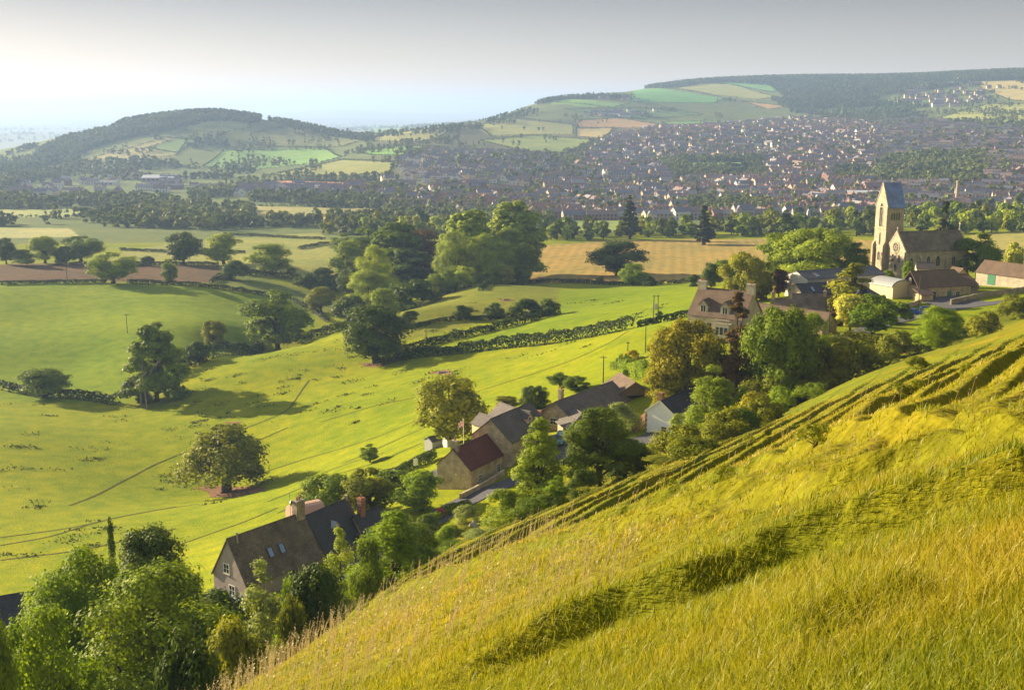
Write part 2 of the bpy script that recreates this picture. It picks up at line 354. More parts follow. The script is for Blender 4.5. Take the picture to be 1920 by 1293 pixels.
# ------------------------------------------------------------------ ground sheets
def in_poly(u, v, P):
    ins = np.zeros(u.shape, bool); j = len(P) - 1
    for i in range(len(P)):
        (xi, yi), (xj, yj) = P[i], P[j]
        c = ((yi > v) != (yj > v)) & (u < (xj - xi) * (v - yi) / (yj - yi + 1e-9) + xi); ins ^= c; j = i
    return ins
FIELDS = [   # outline on the photograph, base colour
 ([(-500,745),(150,755),(235,760),(330,690),(430,650),(480,635),(600,612),(590,590),(500,555),(345,535),(200,530),(-500,538)], (.165,.235,.010)),
 ([(-500,530),(200,527),(395,530),(415,512),(415,497),(150,494),(-500,500)], (.115,.075,.045)),
 ([(400,535),(415,512),(450,508),(620,560),(660,590),(590,590),(500,553)], (.15,.185,.035)),
 ([(200,492),(235,470),(350,452),(600,436),(640,470),(640,520),(450,508),(415,497)], (.24,.26,.075)),
 ([(975,532),(1000,480),(1010,460),(1150,451),(1430,447),(1660,450),(1660,505),(1440,512),(1300,530),(1150,529)], (.31,.235,.075)),
 ([(690,610),(760,570),(850,540),(1000,530),(1050,540),(1060,580),(900,605),(760,640)], (.165,.185,.02)),
 ([(1040,590),(1050,545),(1290,528),(1310,560),(1290,620),(1180,620),(860,665),(830,655)], (.165,.225,.006)),
 ([(1820,440),(1960,430),(1960,500),(1820,500)], (.28,.27,.09)),
 ([(-300,422),(130,428),(150,444),(-300,452)], (.33,.34,.15)),([(-300,392),(160,392),(260,400),(120,408),(-300,408)], (.30,.34,.13)),
 ([(470,386),(740,392),(700,412),(480,420)], (.32,.31,.12)),([(1060,412),(1230,408),(1230,432),(1020,440)], (.2,.27,.07)),
 ([(150,300),(310,258),(350,262),(330,292),(260,300)], (.34,.32,.14)),([(275,278),(340,257),(372,265),(330,287)], (.17,.26,.08)),
 ([(380,312),(420,282),(610,277),(640,295),(600,305),(470,318)], (.2,.36,.09)),([(340,228),(460,225),(470,240),(420,250),(350,246)], (.23,.28,.1)),
 ([(470,252),(560,238),(690,262),(640,275),(480,272)], (.2,.22,.09)),([(500,330),(640,300),(740,305),(730,325),(600,332)], (.27,.29,.1)),
 ([(445,352),(520,338),(690,343),(690,360),(460,364)], (.5,.26,.16)),([(640,237),(780,232),(790,240),(720,252)], (.18,.31,.07)),
 ([(705,256),(790,243),(850,245),(790,268),(700,266)], (.28,.29,.11)),([(660,286),(760,274),(950,285),(970,294),(830,293),(700,291)], (.2,.38,.08)),
 ([(890,236),(950,222),(1075,234),(1075,253),(920,256)], (.30,.32,.11)),([(1078,226),(1160,221),(1240,234),(1200,240),(1085,239)], (.42,.28,.14)),
 ([(1080,241),(1150,240),(1130,259),(1080,256)], (.42,.35,.15)),([(900,263),(1000,254),(1120,262),(1060,286),(980,283)], (.22,.28,.09)),
 ([(1020,194),(1050,184),(1180,194),(1150,202)], (.2,.36,.09)),([(1190,168),(1240,166),(1360,185),(1340,194),(1180,192)], (.13,.33,.09)),
 ([(1265,166),(1310,156),(1380,159),(1455,182),(1420,188),(1340,179)], (.30,.32,.1)),([(1350,156),(1420,151),(1465,165),(1450,173)], (.15,.33,.11)),
 ([(1390,190),(1480,200),(1440,206)], (.45,.3,.13)),([(1240,229),(1350,226),(1330,241),(1280,243)], (.16,.36,.08)),
 ([(1060,206),(1250,203),(1320,215),(1200,223)], (.16,.26,.09)),([(1825,153),(1960,150),(1960,192),(1890,187),(1840,166)], (.42,.36,.14)),
 ([(1785,212),(1850,196),(1960,194),(1960,206),(1800,215)], (.32,.35,.11)),([(1745,224),(1790,212),(1960,203),(1960,234),(1870,232)], (.32,.36,.1)),
 ([(1640,196),(1740,190),(1740,200),(1660,204)], (.15,.33,.1)),([(1275,305),(1400,304),(1400,316),(1290,316)], (.2,.36,.08)),
 ([(1565,324),(1660,327),(1650,336),(1580,334)], (.17,.3,.08))]
def build_ground():
    lr = np.concatenate([np.linspace(math.log(0.35), math.log(3), 60)[:-1], np.linspace(math.log(3), math.log(330), 1250)[:-1],
                         np.linspace(math.log(330), math.log(7000), 420)[:-1], np.linspace(math.log(7000), math.log(45000), 60)])
    th = np.radians(np.concatenate([np.linspace(-100, -27, 50)[:-1], np.linspace(-27, 27, 460), np.linspace(27, 100, 50)[1:]]))
    r = np.exp(lr); X = np.outer(r, np.sin(th)); Y = np.outer(r, np.cos(th)); nr, nc = X.shape
    Z = height(X.ravel(), Y.ravel()).reshape(nr, nc)
    Rr = np.repeat(r[:, None], nc, 1)
    U, Vv = proj(X, Y, Z); u = U.ravel(); v = Vv.ravel(); rr = Rr.ravel(); xx, yy = X.ravel(), Y.ravel()
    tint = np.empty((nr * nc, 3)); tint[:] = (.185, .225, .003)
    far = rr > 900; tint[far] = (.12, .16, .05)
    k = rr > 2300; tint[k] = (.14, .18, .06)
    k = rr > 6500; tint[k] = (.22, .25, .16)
    fid = np.zeros(nr * nc, int); ok = (rr > 200) & (yy > 0)
    for i, (P, c) in enumerate(FIELDS):
        m = ok & in_poly(u, v, P); tint[m] = c; fid[m] = i + 1
    town = ok & (rr > 1150) & (rr < 3300) & (u > 700) & (fid == 0) & (v > 225); tint[town] = (.115, .125, .07)
    Pn = -CAMH + HA * xx + HB * yy
    slope = (rr < 60) | ((rr < 400) & (Z.ravel() - Pn < 1.6 + 0.006 * rr) & (xx > -30))
    tint[slope] = (.15, .145, .008)
    q = vnoise(xx * .15, yy * .15); g = slope & (rr > 18); tint[g] *= (1 + np.array([.25, .1, 0]) * q[g][:, None] * 2)
    lay = slope & (rr > 60) & (vnoise(xx * .05 + 7, yy * .05) > .12); tint[lay] = tint[lay] * .5 + np.array([.10, .14, .010]) * .5
    ii = np.arange(nr * nc).reshape(nr, nc)
    Q = np.stack([ii[:-1, :-1], ii[:-1, 1:], ii[1:, 1:], ii[1:, :-1]], -1).reshape(-1, 4)[:, ::-1]
    cls = np.full(nr * nc, 1); cls[slope] = 0; cls[rr > 1000] = 4; cls[rr > 2300] = 5; cls[rr > 6500] = 6
    cls[fid == 2] = 2; cls[fid == 5] = 3
    fc = cls[Q[:, 0]]
    co = np.stack([xx, yy, Z.ravel()], 1)
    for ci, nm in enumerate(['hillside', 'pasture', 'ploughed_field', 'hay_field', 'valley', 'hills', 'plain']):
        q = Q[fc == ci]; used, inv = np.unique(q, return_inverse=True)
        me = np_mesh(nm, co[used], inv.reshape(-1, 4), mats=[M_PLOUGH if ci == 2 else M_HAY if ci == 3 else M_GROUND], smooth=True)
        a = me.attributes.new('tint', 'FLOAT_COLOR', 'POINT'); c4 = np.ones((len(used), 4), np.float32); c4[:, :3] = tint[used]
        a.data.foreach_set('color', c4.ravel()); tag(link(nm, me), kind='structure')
def ground_mat(name, stripes=None):
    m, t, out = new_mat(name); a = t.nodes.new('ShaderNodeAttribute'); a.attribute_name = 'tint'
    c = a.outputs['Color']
    c = mixc(t, c, ramp(t, noise(t, 0.02, 4), [(0.3, (0.80, 0.88, .9)), (0.7, (1.22, 1.1, 1.0))]))
    c = mixc(t, c, ramp(t, noise(t, 0.22, 5), [(0.3, (0.72, 0.84, .8)), (0.7, (1.25, 1.12, 1.0))]))
    f = noise(t, 2.6, 4); c = mixc(t, c, ramp(t, f, [(0.3, 0.72), (0.7, 1.25)]))
    if stripes:
        tc = t.nodes.new('ShaderNodeTexCoord'); mp = t.nodes.new('ShaderNodeMapping'); mp.inputs['Rotation'].default_value[2] = stripes[0]
        w = nn(t, 'ShaderNodeTexWave', Scale=stripes[1], Distortion=1.5, Detail=2); t.links.new(tc.outputs['Object'], mp.inputs[0]); t.links.new(mp.outputs[0], w.inputs['Vector'])
        c = mixc(t, c, ramp(t, w.outputs['Fac'], [(0.2, 1 - stripes[2]), (0.8, 1 + stripes[2])]))
    b = princ(t, out, c, 1.0, 0.05, bump(t, f, 0.7, 0.25)); return m
M_GROUND = ground_mat('grassland'); M_PLOUGH = ground_mat('ploughed_soil', (R(20), .35, .16)); M_HAY = ground_mat('mown_hay', (R(8), .05, .06))
build_ground()
# ------------------------------------------------------------------ foliage
L = dict(dark=leaf_mat('leaves_dark', [(0.0494,0.0836,0.0077), (0.112,0.16,0.0123)], .22), mid=leaf_mat('leaves_mid', [(0.0989,0.153,0.00924), (0.206,0.278,0.0154)], .32),
 bright=leaf_mat('leaves_bright', [(0.129,0.21,0.0084), (0.258,0.351,0.0154)], .4), gold=leaf_mat('leaves_golden', [(0.151,0.151,0.00616), (0.287,0.273,0.0108)], .32),
 silver=leaf_mat('leaves_silver', [(0.213,0.262,0.0665), (0.37,0.427,0.119)], .35), bronze=leaf_mat('leaves_bronze', [(0.0952,0.061,0.0126), (0.19,0.116,0.0238)], .22),
 olive=leaf_mat('leaves_olive', [(0.132,0.157,0.00924), (0.273,0.286,0.0154)], .3), conifer=leaf_mat('needles', [(0.0246,0.0415,0.0084), (0.0582,0.0781,0.0126)], .12),
 copper=leaf_mat('leaves_copper', [(0.0672,0.0317,0.0168), (0.129,0.0549,0.0252)], .22), yellow=leaf_mat('leaves_yellow', [(0.403,0.415,0.049), (0.56,0.573,0.105)], .3),
 poplar=leaf_mat('leaves_pale', [(0.189,0.26,0.0193), (0.362,0.435,0.0385)], .34), pink=leaf_mat('petals', [(0.392,0.0976,0.098), (0.56,0.171,0.168)], .3),
 topiary=leaf_mat('clipped_gold', [(0.358,0.293,0.0084), (0.47,0.39,0.014)], .2))
L['hedge'] = leaf_mat('hedge_leaves', [(.020,.038,.006), (.055,.085,.011)], .2)
BARK = plain('bark', (.075, .055, .04), 0.9, .1, .4, 6, .6); DEADBARK = plain('dead_bark', (.30, .24, .19), 0.9, .1, .3, 6, .4)
def sph(g, n):
    d = g.normal(size=(n, 3)); return d / np.linalg.norm(d, axis=1)[:, None]
def leaf_quads(g, P, N, size):
    """rhombic leaf sprays centred on P facing N"""
    n = len(P); a = np.cross(N, sph(g, n)); a /= np.linalg.norm(a, axis=1)[:, None] + 1e-9; b = np.cross(N, a)
    s = (size * g.uniform(.55, 1.35, n))[:, None]; k = g.uniform(.4, .75, n)[:, None]
    V = np.stack([P + a * s, P + b * s * k, P - a * s, P - b * s * k], 1).reshape(-1, 3)
    return V, np.arange(n * 4).reshape(n, 4)
SHAPES = dict(round=lambda t: np.sqrt(np.clip(1 - (2 * t - 1) ** 2, 0, 1)), oak=lambda t: np.clip(np.sqrt(np.clip(1 - (1.65 * t - .65) ** 2, 0, 1)), 0, 1),
 dome=lambda t: np.sqrt(np.clip(1 - t ** 2.2, 0, 1)), cone=lambda t: np.clip((1 - t) ** .85 * (.35 + .65 * np.clip(t * 6, 0, 1)), .03, 1),
 col=lambda t: np.clip(np.minimum(t * 5, 1) ** .5 * np.sqrt(np.clip(1 - t ** 3, 0, 1)), .05, 1), egg=lambda t: np.sqrt(np.clip(1 - (1.5 * t - .5) ** 2, 0, 1)) * (1 - .35 * t),
 spire=lambda t: np.clip((1 - t ** 1.6) * (.5 + .5 * np.clip(t * 4, 0, 1)), .03, 1))
def clumps(g, H, W, zb, ncl, shape, cr, lean=(0, 0)):
    R_ = W / 2; t = g.uniform(.02, .97, ncl); w = SHAPES[shape](t); ang = g.uniform(0, 2 * np.pi, ncl)
    rad = np.maximum(cr * R_ * g.uniform(.55, 1.25, ncl) * (.35 + .65 * w), .1 * R_)
    rr = np.maximum(w * R_ - rad * .8, 0) * np.sqrt(g.uniform(.12, 1, ncl))
    z = zb + (H - zb) * t; z = np.minimum(z, H - rad * .7); z = np.maximum(z, zb + rad * .5)
    C = np.stack([np.cos(ang) * rr + lean[0] * t, np.sin(ang) * rr + lean[1] * t, z], 1); return C, rad
def crown_mesh(name, seed, H, W, zb, nl, leaf, ncl=26, shape='round', cr=.42, C=None, rad=None, mat=None, flat=.8, droop=0):
    g = np.random.default_rng(seed)
    if C is None: C, rad = clumps(g, H, W, zb, ncl, shape, cr)
    pr = rad ** 2 / (rad ** 2).sum(); k = g.choice(len(C), nl, p=pr); d = sph(g, nl); d[:, 2] = np.where(d[:, 2] < -.6, -d[:, 2] * .6, d[:, 2])
    # clumps are lumpy, not balls
    lump = 1 + .26 * np.sin(d[:, 0] * 5 + k * 1.7) * np.sin(d[:, 1] * 5 + k * 2.3) + .10 * g.normal(size=nl)
    sh = g.uniform(.72, 1.0, nl) * lump * np.where(g.random(nl) < .09, g.uniform(1.05, 1.32, nl), 1); P = C[k] + d * (rad[k] * sh)[:, None] * np.array([1, 1, flat])
    if droop: P[:, 2] -= droop * g.random(nl) ** 2 * rad[k]
    ctr = np.array([0, 0, zb + (H - zb) * .42]); o = P - ctr; o /= np.linalg.norm(o, axis=1)[:, None] + 1e-6
    N = d * .75 + o * .35 + sph(g, nl) * .48 + np.array([0, 0, .15]); N /= np.linalg.norm(N, axis=1)[:, None]
    V, Q = leaf_quads(g, P, N, leaf); me = np_mesh(name, V, Q, mats=[mat]); return me, C, rad
def trunk_mesh(name, g, H, C, rad, zb, tr, top=.62, nl=9, mat=None):
    b = MB(); h = zb + (H - zb) * top; q = [(0, 0, -1.2), (0, 0, 0), (g.normal() * .1, g.normal() * .1, zb * .6), (g.normal() * .2, g.normal() * .2, zb + (h - zb) * .35), (g.normal() * .35, g.normal() * .35, h)]
    b.tube(q, [tr * 1.5, tr * 1.25, tr, tr * .7, tr * .2], 8)
    for i in g.choice(len(C), min(nl, len(C)), replace=False):
        z0 = min(zb * .75 + (C[i][2] - zb) * .35, h * .85); e_ = C[i]
        b.tube([(0, 0, z0), tuple(np.array([e_[0] * .5, e_[1] * .5, z0 + (e_[2] - z0) * .45])), tuple(e_)], [tr * .5, tr * .32, tr * .08], 5)
    return b.mesh(name, mat or BARK, True)
PROTO = {}
def proto(key, H, W, zb, nl, leaf, ncl, shape, cr, tr, variants=2, flat=.8, droop=0, lean=None):
    PROTO[key] = []
    for i in range(variants):
        sd_ = (sum(map(ord, key)) * 31 + i * 7) % 100003; g = np.random.default_rng(sd_ + 1)
        C, rad = clumps(np.random.default_rng(sd_), H, W, zb, ncl, shape, cr)
        me, C, rad = crown_mesh(key + '_crown', sd_, H, W, zb, nl, leaf, shape=shape, C=C, rad=rad, mat=L['mid'], flat=flat, droop=droop)
        co = np.empty(len(me.vertices) * 3, np.float32); me.vertices.foreach_get('co', co); co = co.reshape(-1, 3)
        Wx = (np.percentile(co[:, 0], 98.5) - np.percentile(co[:, 0], 1.5)); Ht = np.percentile(co[:, 2], 99.7)
        tm = trunk_mesh(key + '_trunk', g, H, C, rad, zb, tr) if tr else None
        PROTO[key].append((me, tm, Wx, Ht))
proto('ash', 16, 12, .9, 60000, .125, 60, 'oak', .32, .32, 3)
proto('spear', 16, 7.5, 0.6, 34000, .13, 70, 'egg', .34, .25, 1)
proto('broad', 14, 18, .8, 26000, .27, 64, 'round', .28, .5, 2)
proto('larch', 20, 10, 1.5, 5200, .3, 46, 'cone', .22, .4, 1, flat=.5, droop=.4)
proto('tall', 16, 8, 1.0, 34000, .13, 46, 'egg', .40, .25, 2)
proto('young', 9, 4.5, 1.0, 10000, .11, 24, 'egg', .42, .12, 2, droop=.4)
proto('shrub', 5, 6, 0.1, 20000, .09, 26, 'dome', .36, 0, 3)
proto('scrub', 4, 6, 0.1, 9000, .12, 22, 'dome', .36, 0, 3)
proto('thin_scrub', 3, 5, 0.3, 1700, .10, 18, 'dome', .3, .09, 2)
proto('oak', 16, 16, 2.0, 16000, .31, 44, 'round', .34, .6, 3)
proto('round', 14, 12, 1.8, 13000, .28, 30, 'round', .36, .4, 3)
proto('weep', 15, 15, 3.6, 17000, .27, 46, 'egg', .32, .62, 1, droop=.8)
proto('poplar', 28, 20, 1.5, 14000, .55, 60, 'egg', .26, .6, 2)
proto('redwood', 28, 11, 2.0, 8000, .5, 60, 'cone', .30, .7, 2, flat=.6, droop=.5)
proto('pine', 16, 10, 1.5, 6000, .36, 34, 'spire', .34, .35, 2)
proto('bush', 6, 7, 0.1, 5000, .24, 18, 'dome', .40, 0, 3)
proto('cypress', 8, 1.6, 0.1, 5000, .13, 60, 'col', .9, 0, 1)
proto('far', 12, 11, .8, 420, 1.15, 12, 'round', .44, .35, 4)
proto('small_far', 10, 9, .8, 170, 1.6, 8, 'round', .5, .35, 3)
_cnt = {}
def tree(u, vt, vb, w, key, mat, name, label, cat='tree', r=None, group=None, rz=None, sink=0.0, rmin=60, var=None):
    """tree whose foot is seen at (u, vb) (or stands r metres away), top at vt, crown w photo pixels wide"""
    if r is None: g = ground(u, vb, rmin); x, y, z = g; r = math.hypot(x, y)
    else: q = at_r(u, vb if vb else vt, r); x, y = q[0], q[1]; z = hz(x, y)
    ztop = at_r(u, vt, r)[2]; H = max(ztop - z, .6); d = y * cP - z * sP; W = w * d / F
    lo_, hi_ = ((.45, .8) if 'scrub' in key else (.66, 1.0)) if PROTO[key][0][1] is None else (.6, 3.2)
    if not lo_ <= H / W <= hi_:                      # stand it nearer or farther until its height suits its width
        for f_ in np.concatenate([np.linspace(1, .7, 31), np.linspace(1, 1.4, 41)]):
            q = at_r(u, vt, r * f_); z2 = hz(q[0], q[1]); H2 = q[2] - z2; W2 = w * (q[1] * cP - z2 * sP) / F
            if lo_ <= H2 / W2 <= hi_: x, y, z, H, W = q[0], q[1], z2, H2, W2; break
        else: print('size', name, u, vt, round(H, 1), round(W, 1))
    i = _cnt.get(key, 0); _cnt[key] = i + 1; V_ = PROTO[key]; me, tm, W0, H0 = V_[(i if var is None else var) % len(V_)]
    sc = (W / W0, W / W0, H / H0); rz = (i * 2.39996) if rz is None else rz
    m = L[mat]
    if tm is None:
        o = link(name, me, None, (x, y, z - sink), rz); o.scale = sc; o.material_slots[0].link = 'OBJECT'; o.material_slots[0].material = m
        tag(o, label, cat, group); return o
    root = empty(name, (x, y, z - sink), rz); root.scale = sc; tag(root, label, cat, group)
    link('trunk', tm, root); c = link('crown', me, root); c.material_slots[0].link = 'OBJECT'; c.material_slots[0].material = m
    return root
def hedge(pts, w, h, name, label, mat='dark', leaf=.3, dens=9, cat='hedge', group=None, rmin=60, pix=True, gap=None):
    """clipped or wild hedge along photo points on the ground"""
    P = [ground(u, v, rmin) for u, v in pts] if pix else [np.array([x, y, hz(x, y)]) for x, y in pts]
    g = np.random.default_rng(int(abs(P[0][0] * 13 + P[0][1] * 7)) + len(P)); out = []; nn_ = []
    for a, b in zip(P[:-1], P[1:]):
        Ld = np.hypot(*(b - a)[:2]); n = max(8, int(Ld * (2 * h + w) * dens * (.3 / leaf) ** 2 * 1.6)); t = g.random(n); xy = a[:2] + t[:, None] * (b - a)[:2]
        nx = np.array([-(b - a)[1], (b - a)[0]]) / max(Ld, .01); z = height(xy[:, 0], xy[:, 1])
        an = g.uniform(-.15, np.pi + .15, n); hh = h * (1 + .5 * vnoise(xy[:, 0] * .25, xy[:, 1] * .25) + .3 * vnoise(xy[:, 0] * .9, xy[:, 1] * .9)); sh = g.uniform(.7, 1.0, n) ** .5
        ex, ez = np.sign(np.cos(an)) * np.abs(np.cos(an)) ** .55, np.clip(np.sin(an), 0, 1) ** .55
        p = np.stack([xy[:, 0] + nx[0] * ex * w / 2 * sh, xy[:, 1] + nx[1] * ex * w / 2 * sh, z + ez * hh * sh + .05], 1); out.append(p)
        N = np.stack([nx[0] * np.cos(an), nx[1] * np.cos(an), np.sin(an) + .15], 1) + sph(g, n) * .6; nn_.append(N / np.linalg.norm(N, axis=1)[:, None])
    p = np.concatenate(out); N = np.concatenate(nn_); base = P[0]
    V, Q = leaf_quads(g, p - base, N, leaf); o = link(name, np_mesh(name, V, Q, mats=[L[mat]]), None, base); tag(o, label, cat, group); return o
# ------------------------------------------------------------------ the trees, bushes and hedges one can tell apart
# below the slope, front left
tree(268,1068,0,330,'ash','mid','ash_tree','largest light green ash at the front, beside the gabled cottage','tree',r=92,rz=.4)
tree(135,1040,0,200,'ash','bright','ash_tree','bright leafy ash left of the largest front ash, lit yellow green','tree',r=104)
tree(268,996,0,190,'ash','dark','sycamore_tree','dark round sycamore behind the front ash, left of the cottage gable','tree',r=118)
tree(60,1150,0,230,'ash','bright','ash_tree','yellow green ash filling the bottom left corner','tree',r=80)
tree(-40,1120,0,120,'ash','mid','ash_tree','ash whose few twigs reach in over the left picture edge','tree',r=74)
tree(395,1110,0,130,'shrub','dark','garden_shrub','dark garden shrub under the cottage lean-to roof','shrub',r=98)
tree(345,1080,0,90,'shrub','dark','garden_shrub','dark shrub between the sycamore and the cottage gable','shrub',r=112)
tree(430,1165,0,150,'shrub','olive','elder_bush','elder bush with yellowish flower heads below the lean-to roof','bush',r=78)
tree(340,1190,0,150,'shrub','dark','garden_shrub','dark bush at the foot of the largest front ash, above the seeding grass','shrub',r=72)
tree(482,1052,1190,86,'young','silver','silver_willow','pale silver leaved willow in front of the cottage wall','tree',r=106,var=0)
tree(540,1090,0,70,'shrub','bright','hazel_bush','light green bush between silver willow and dark round tree','bush',r=98)
tree(592,1062,0,125,'shrub','dark','dense_tree','dense dark round tree before the cottage eaves window','tree',r=96)
tree(545,1120,0,60,'shrub','olive','garden_shrub','olive shrub at the foot of the silver willow','shrub',r=88)
tree(635,990,0,62,'young','poplar','young_ash','slender young ash before the dark slate roof of the cottage','tree',r=114,var=1)
tree(735,962,0,150,'tall','bright','maple_tree','bright spreading maple right of the cottage, on the slope foot','tree',r=112)
tree(775,985,0,100,'ash','mid','maple_tree','mid green maple merging with the right side of the bright maple','tree',r=116)
tree(690,1010,0,70,'shrub','mid','hazel_bush','hazel at the left foot of the bright maple','bush',r=104)
tree(205,974,0,15,'cypress','dark','cypress','slim dark cypress rising behind the dark sycamore','tree',r=132)
# gardens between the cottage and the red roofed house
tree(690,880,0,85,'round','olive','apple_tree','round olive tree behind the red brick chimney of the cottage','tree',r=186)
tree(620,893,0,100,'round','mid','orchard_tree','broad loose tree behind the ridge of the slate cottage roof','tree',r=192)
tree(578,915,0,50,'bush','olive','garden_bush','scrubby bush behind the main cottage chimney','bush',r=186)
tree(790,888,950,82,'round','bright','fruit_tree','bright green fruit tree left of the stone gable under the red roof','tree',r=182)
tree(694,833,866,34,'round','mid','small_tree','small round tree alone at the garden edge above the washing','tree')
tree(740,885,0,70,'bush','mid','garden_bush','green bush in the garden between fruit tree and olive tree','bush',r=205)
tree(845,708,815,116,'round','olive','birch_tree','big loose birch left of the flagpole behind the red roof','tree',r=236)
hedge([(705,905),(740,890),(790,872),(815,860)],2.2,2.2,'garden_hedge','dark hedge along the garden below the washing line','dark',.2,14)
hedge([(800,985),(830,965),(880,950)],1.6,1.4,'garden_hedge','low hedge along the road below the fruit tree','mid',.16,16)
for a in [(842,985,1010,55,'bright','garden_bush','light green bush in the garden by the lower bend of the road'),(802,965,1000,40,'mid','garden_bush','round bush under the fruit tree by the road'),(850,1020,1045,60,'mid','garden_bush','clipped looking bush nearest the slope, below the garden by the road'),
          (885,985,1010,46,'olive','garden_bush','olive shrub beside the pale stone at the road edge'),(808,1000,1030,44,'dark','garden_bush','dark bush right of the bright maple'),(835,1040,1060,50,'bright','garden_bush','low bright herbs at the foot of the slope, right of the maple')]:
    tree(a[0],a[1],0,a[3],'shrub',a[4],a[5],a[6],'bush',r=150 + (1010 - a[2]) * .4)
tree(826,952,0,22,'shrub','pink','flowering_shrub','pink flowering shrub beside the road','shrub',r=176)
tree(875,945,0,40,'shrub','silver','flowering_shrub','pale seeding shrub at the road edge below the stone house','shrub',r=140)
# row along the slope foot in front of the houses
tree(1012,786,0,80,'spear','poplar','poplar_tree','tall pointed poplar standing in front of the car park','tree',r=126,rz=1.0)
tree(1126,768,0,126,'ash','dark','lime_tree','broad dark tree right of the tall pointed poplar','tree',r=128)
tree(1188,826,0,90,'shrub','dark','hazel_tree','dark hazel at the right foot of the broad dark tree','tree',r=132)
tree(945,918,0,78,'shrub','poplar','willow_bush','grey green willow bush left of the foot of the pointed poplar','bush',r=118)
tree(1010,930,0,80,'shrub','mid','hazel_bush','mid green hazel under the tall pointed poplar','bush',r=112)
tree(1046,892,0,40,'young','bright','young_sapling','bright sapling between the pointed poplar and the broad dark tree','tree',r=114)
tree(1095,880,0,60,'shrub','dark','hazel_bush','shaded hazel under the broad dark tree','bush',r=118)
tree(900,1000,0,60,'scrub','silver','bramble_bush','greyish bramble at the foot of the willow bush','bush',r=112)
tree(1102,930,0,54,'thin_scrub','olive','thorn_bush','thin reddish thorn on the slope edge below the broad dark tree','bush',r=102)
tree(1245,858,0,76,'scrub','olive','thorn_bush','low spreading thorn bush on the slope edge below the white house','bush',r=118)
tree(1338,688,0,76,'tall','poplar','birch_tree','tall pale green birch right of the white house','tree',r=168)
tree(1272,776,0,50,'young','poplar','birch_tree','leafy young birch against the white house gable','tree',r=152)
tree(1395,725,0,50,'young','bright','young_sapling','bright sapling right of the tall pale birch','tree',r=166)
TOE = [(1275,795,100,'olive',140),(1325,765,90,'bright',150),(1360,770,90,'olive',146),(1300,820,90,'olive',134),(1410,735,96,'gold',158),(1445,700,96,'olive',176),(1460,725,70,'bright',164),(1500,668,110,'gold',190),(1490,690,80,'olive',178),(1545,650,110,'gold',196),(1600,622,110,'olive',208),(1560,672,70,'mid',182),(1640,630,60,'olive',204),(1385,765,70,'mid',148),(1435,745,66,'olive',158)]
for i,(u,v,w,m,r) in enumerate(sorted(TOE)):
    tree(u,v,0,w,'scrub',m,'hawthorn_bush','hawthorn, %s from the left in the thicket along the slope foot'%['first','second','third','fourth','fifth','sixth','seventh','eighth','ninth','tenth','eleventh','twelfth','thirteenth','fourteenth','last'][i],'bush',r=r,group='hawthorns along the slope foot')
tree(1690,618,0,70,'scrub','olive','hawthorn_bush','low hawthorn right of the thicket below the blue cars','bush',r=224)
tree(1763,576,0,76,'ash','bright','elder_tree','bright green small tree on the slope below the two blue cars','tree',r=235)
tree(1745,612,0,60,'scrub','mid','hawthorn_bush','dark hawthorn at the left foot of the bright slope tree','bush',r=222)
tree(1802,596,0,44,'scrub','mid','hawthorn_bush','hawthorn at the right foot of the bright slope tree','bush',r=232)
tree(1846,582,0,66,'scrub','olive','hawthorn_bush','low dark hawthorn on the slope crest below the roadside wall','bush',r=252)
tree(1905,552,0,60,'scrub','olive','hawthorn_bush','hawthorn on the slope crest at the right picture edge','bush',r=258)
# bushes out on the slope
for a in [(1528,792,836,74,'thin_scrub','olive','windswept thorn bush alone in the middle of the open slope'),(1706,712,752,64,'thin_scrub','olive','thin thorn bush right of the windswept thorn, higher on the slope'),(1722,668,690,46,'scrub','olive','round dark bush high on the open slope below the bright tree'),
          (1527,718,748,66,'scrub','mid','low dark green bush beside the thicket on the slope'),(1478,728,752,46,'thin_scrub','mid','small bush left of the low dark green bush'),(1360,905,930,44,'thin_scrub','olive','small thin thorn on the slope below the thicket'),(1405,815,830,30,'thin_scrub','olive','tiny thorn halfway along the slope terraces'),
          (1630,668,684,28,'thin_scrub','mid','tiny bush just right of the thicket end'),(1810,700,716,30,'thin_scrub','olive','tiny bush among the curved terraces at right'),(1255,905,925,40,'thin_scrub','olive','small thorn near the lower slope edge')]:
    tree(a[0],a[1],a[2],a[3],a[4],a[5],'thorn_bush',a[6],'bush',rmin=15)
# round the manor
tree(1288,602,742,118,'broad','gold','lime_tree','big rounded golden olive lime in front of the manor','tree',r=222)
tree(1250,690,760,70,'round','gold','lime_tree','lower golden crown at the left foot of the big lime','tree',r=218)
tree(1385,548,0,76,'larch','bronze','larch_tree','thin brown larch before the manor front','tree',r=232)
tree(1385,640,0,62,'round','bronze','bronze_beech','bronze leaved tree under the brown larch','tree',r=220)
tree(1345,655,0,56,'round','dark','yew_tree','dark tree between golden lime and bronze beech','tree',r=224)
tree(1466,578,0,122,'broad','mid','maple_tree','large green maple right of the bronze beech','tree',r=214)
tree(1528,588,0,60,'ash','bright','maple_tree','small bright maple beside the large one, before the long roof','tree',r=222)
tree(1597,552,0,52,'round','yellow','laburnum','pale yellow tree in front of the dark hipped roof','tree',r=286); 
tree(1640,552,0,72,'round','bright','maple_tree','vivid green round tree in front of the dark hipped roof','tree',r=282)
tree(1686,566,0,44,'bush','mid','garden_bush','dark bush between the vivid round tree and the blue cars','bush',r=290)
tree(1575,575,0,36,'bush','copper','copper_shrub','dark copper shrub beside the pale yellow tree','shrub',r=300)
tree(1188,656,674,22,'bush','topiary','topiary_ball','clipped golden yew ball in the manor garden','shrub',r=262)
tree(1221,645,685,16,'cypress','gold','clipped_yew','tall clipped yew block beside the golden ball','shrub',r=256)
tree(1172,668,684,32,'bush','dark','garden_bush','low dark bush left of the golden yew ball','bush',r=262)
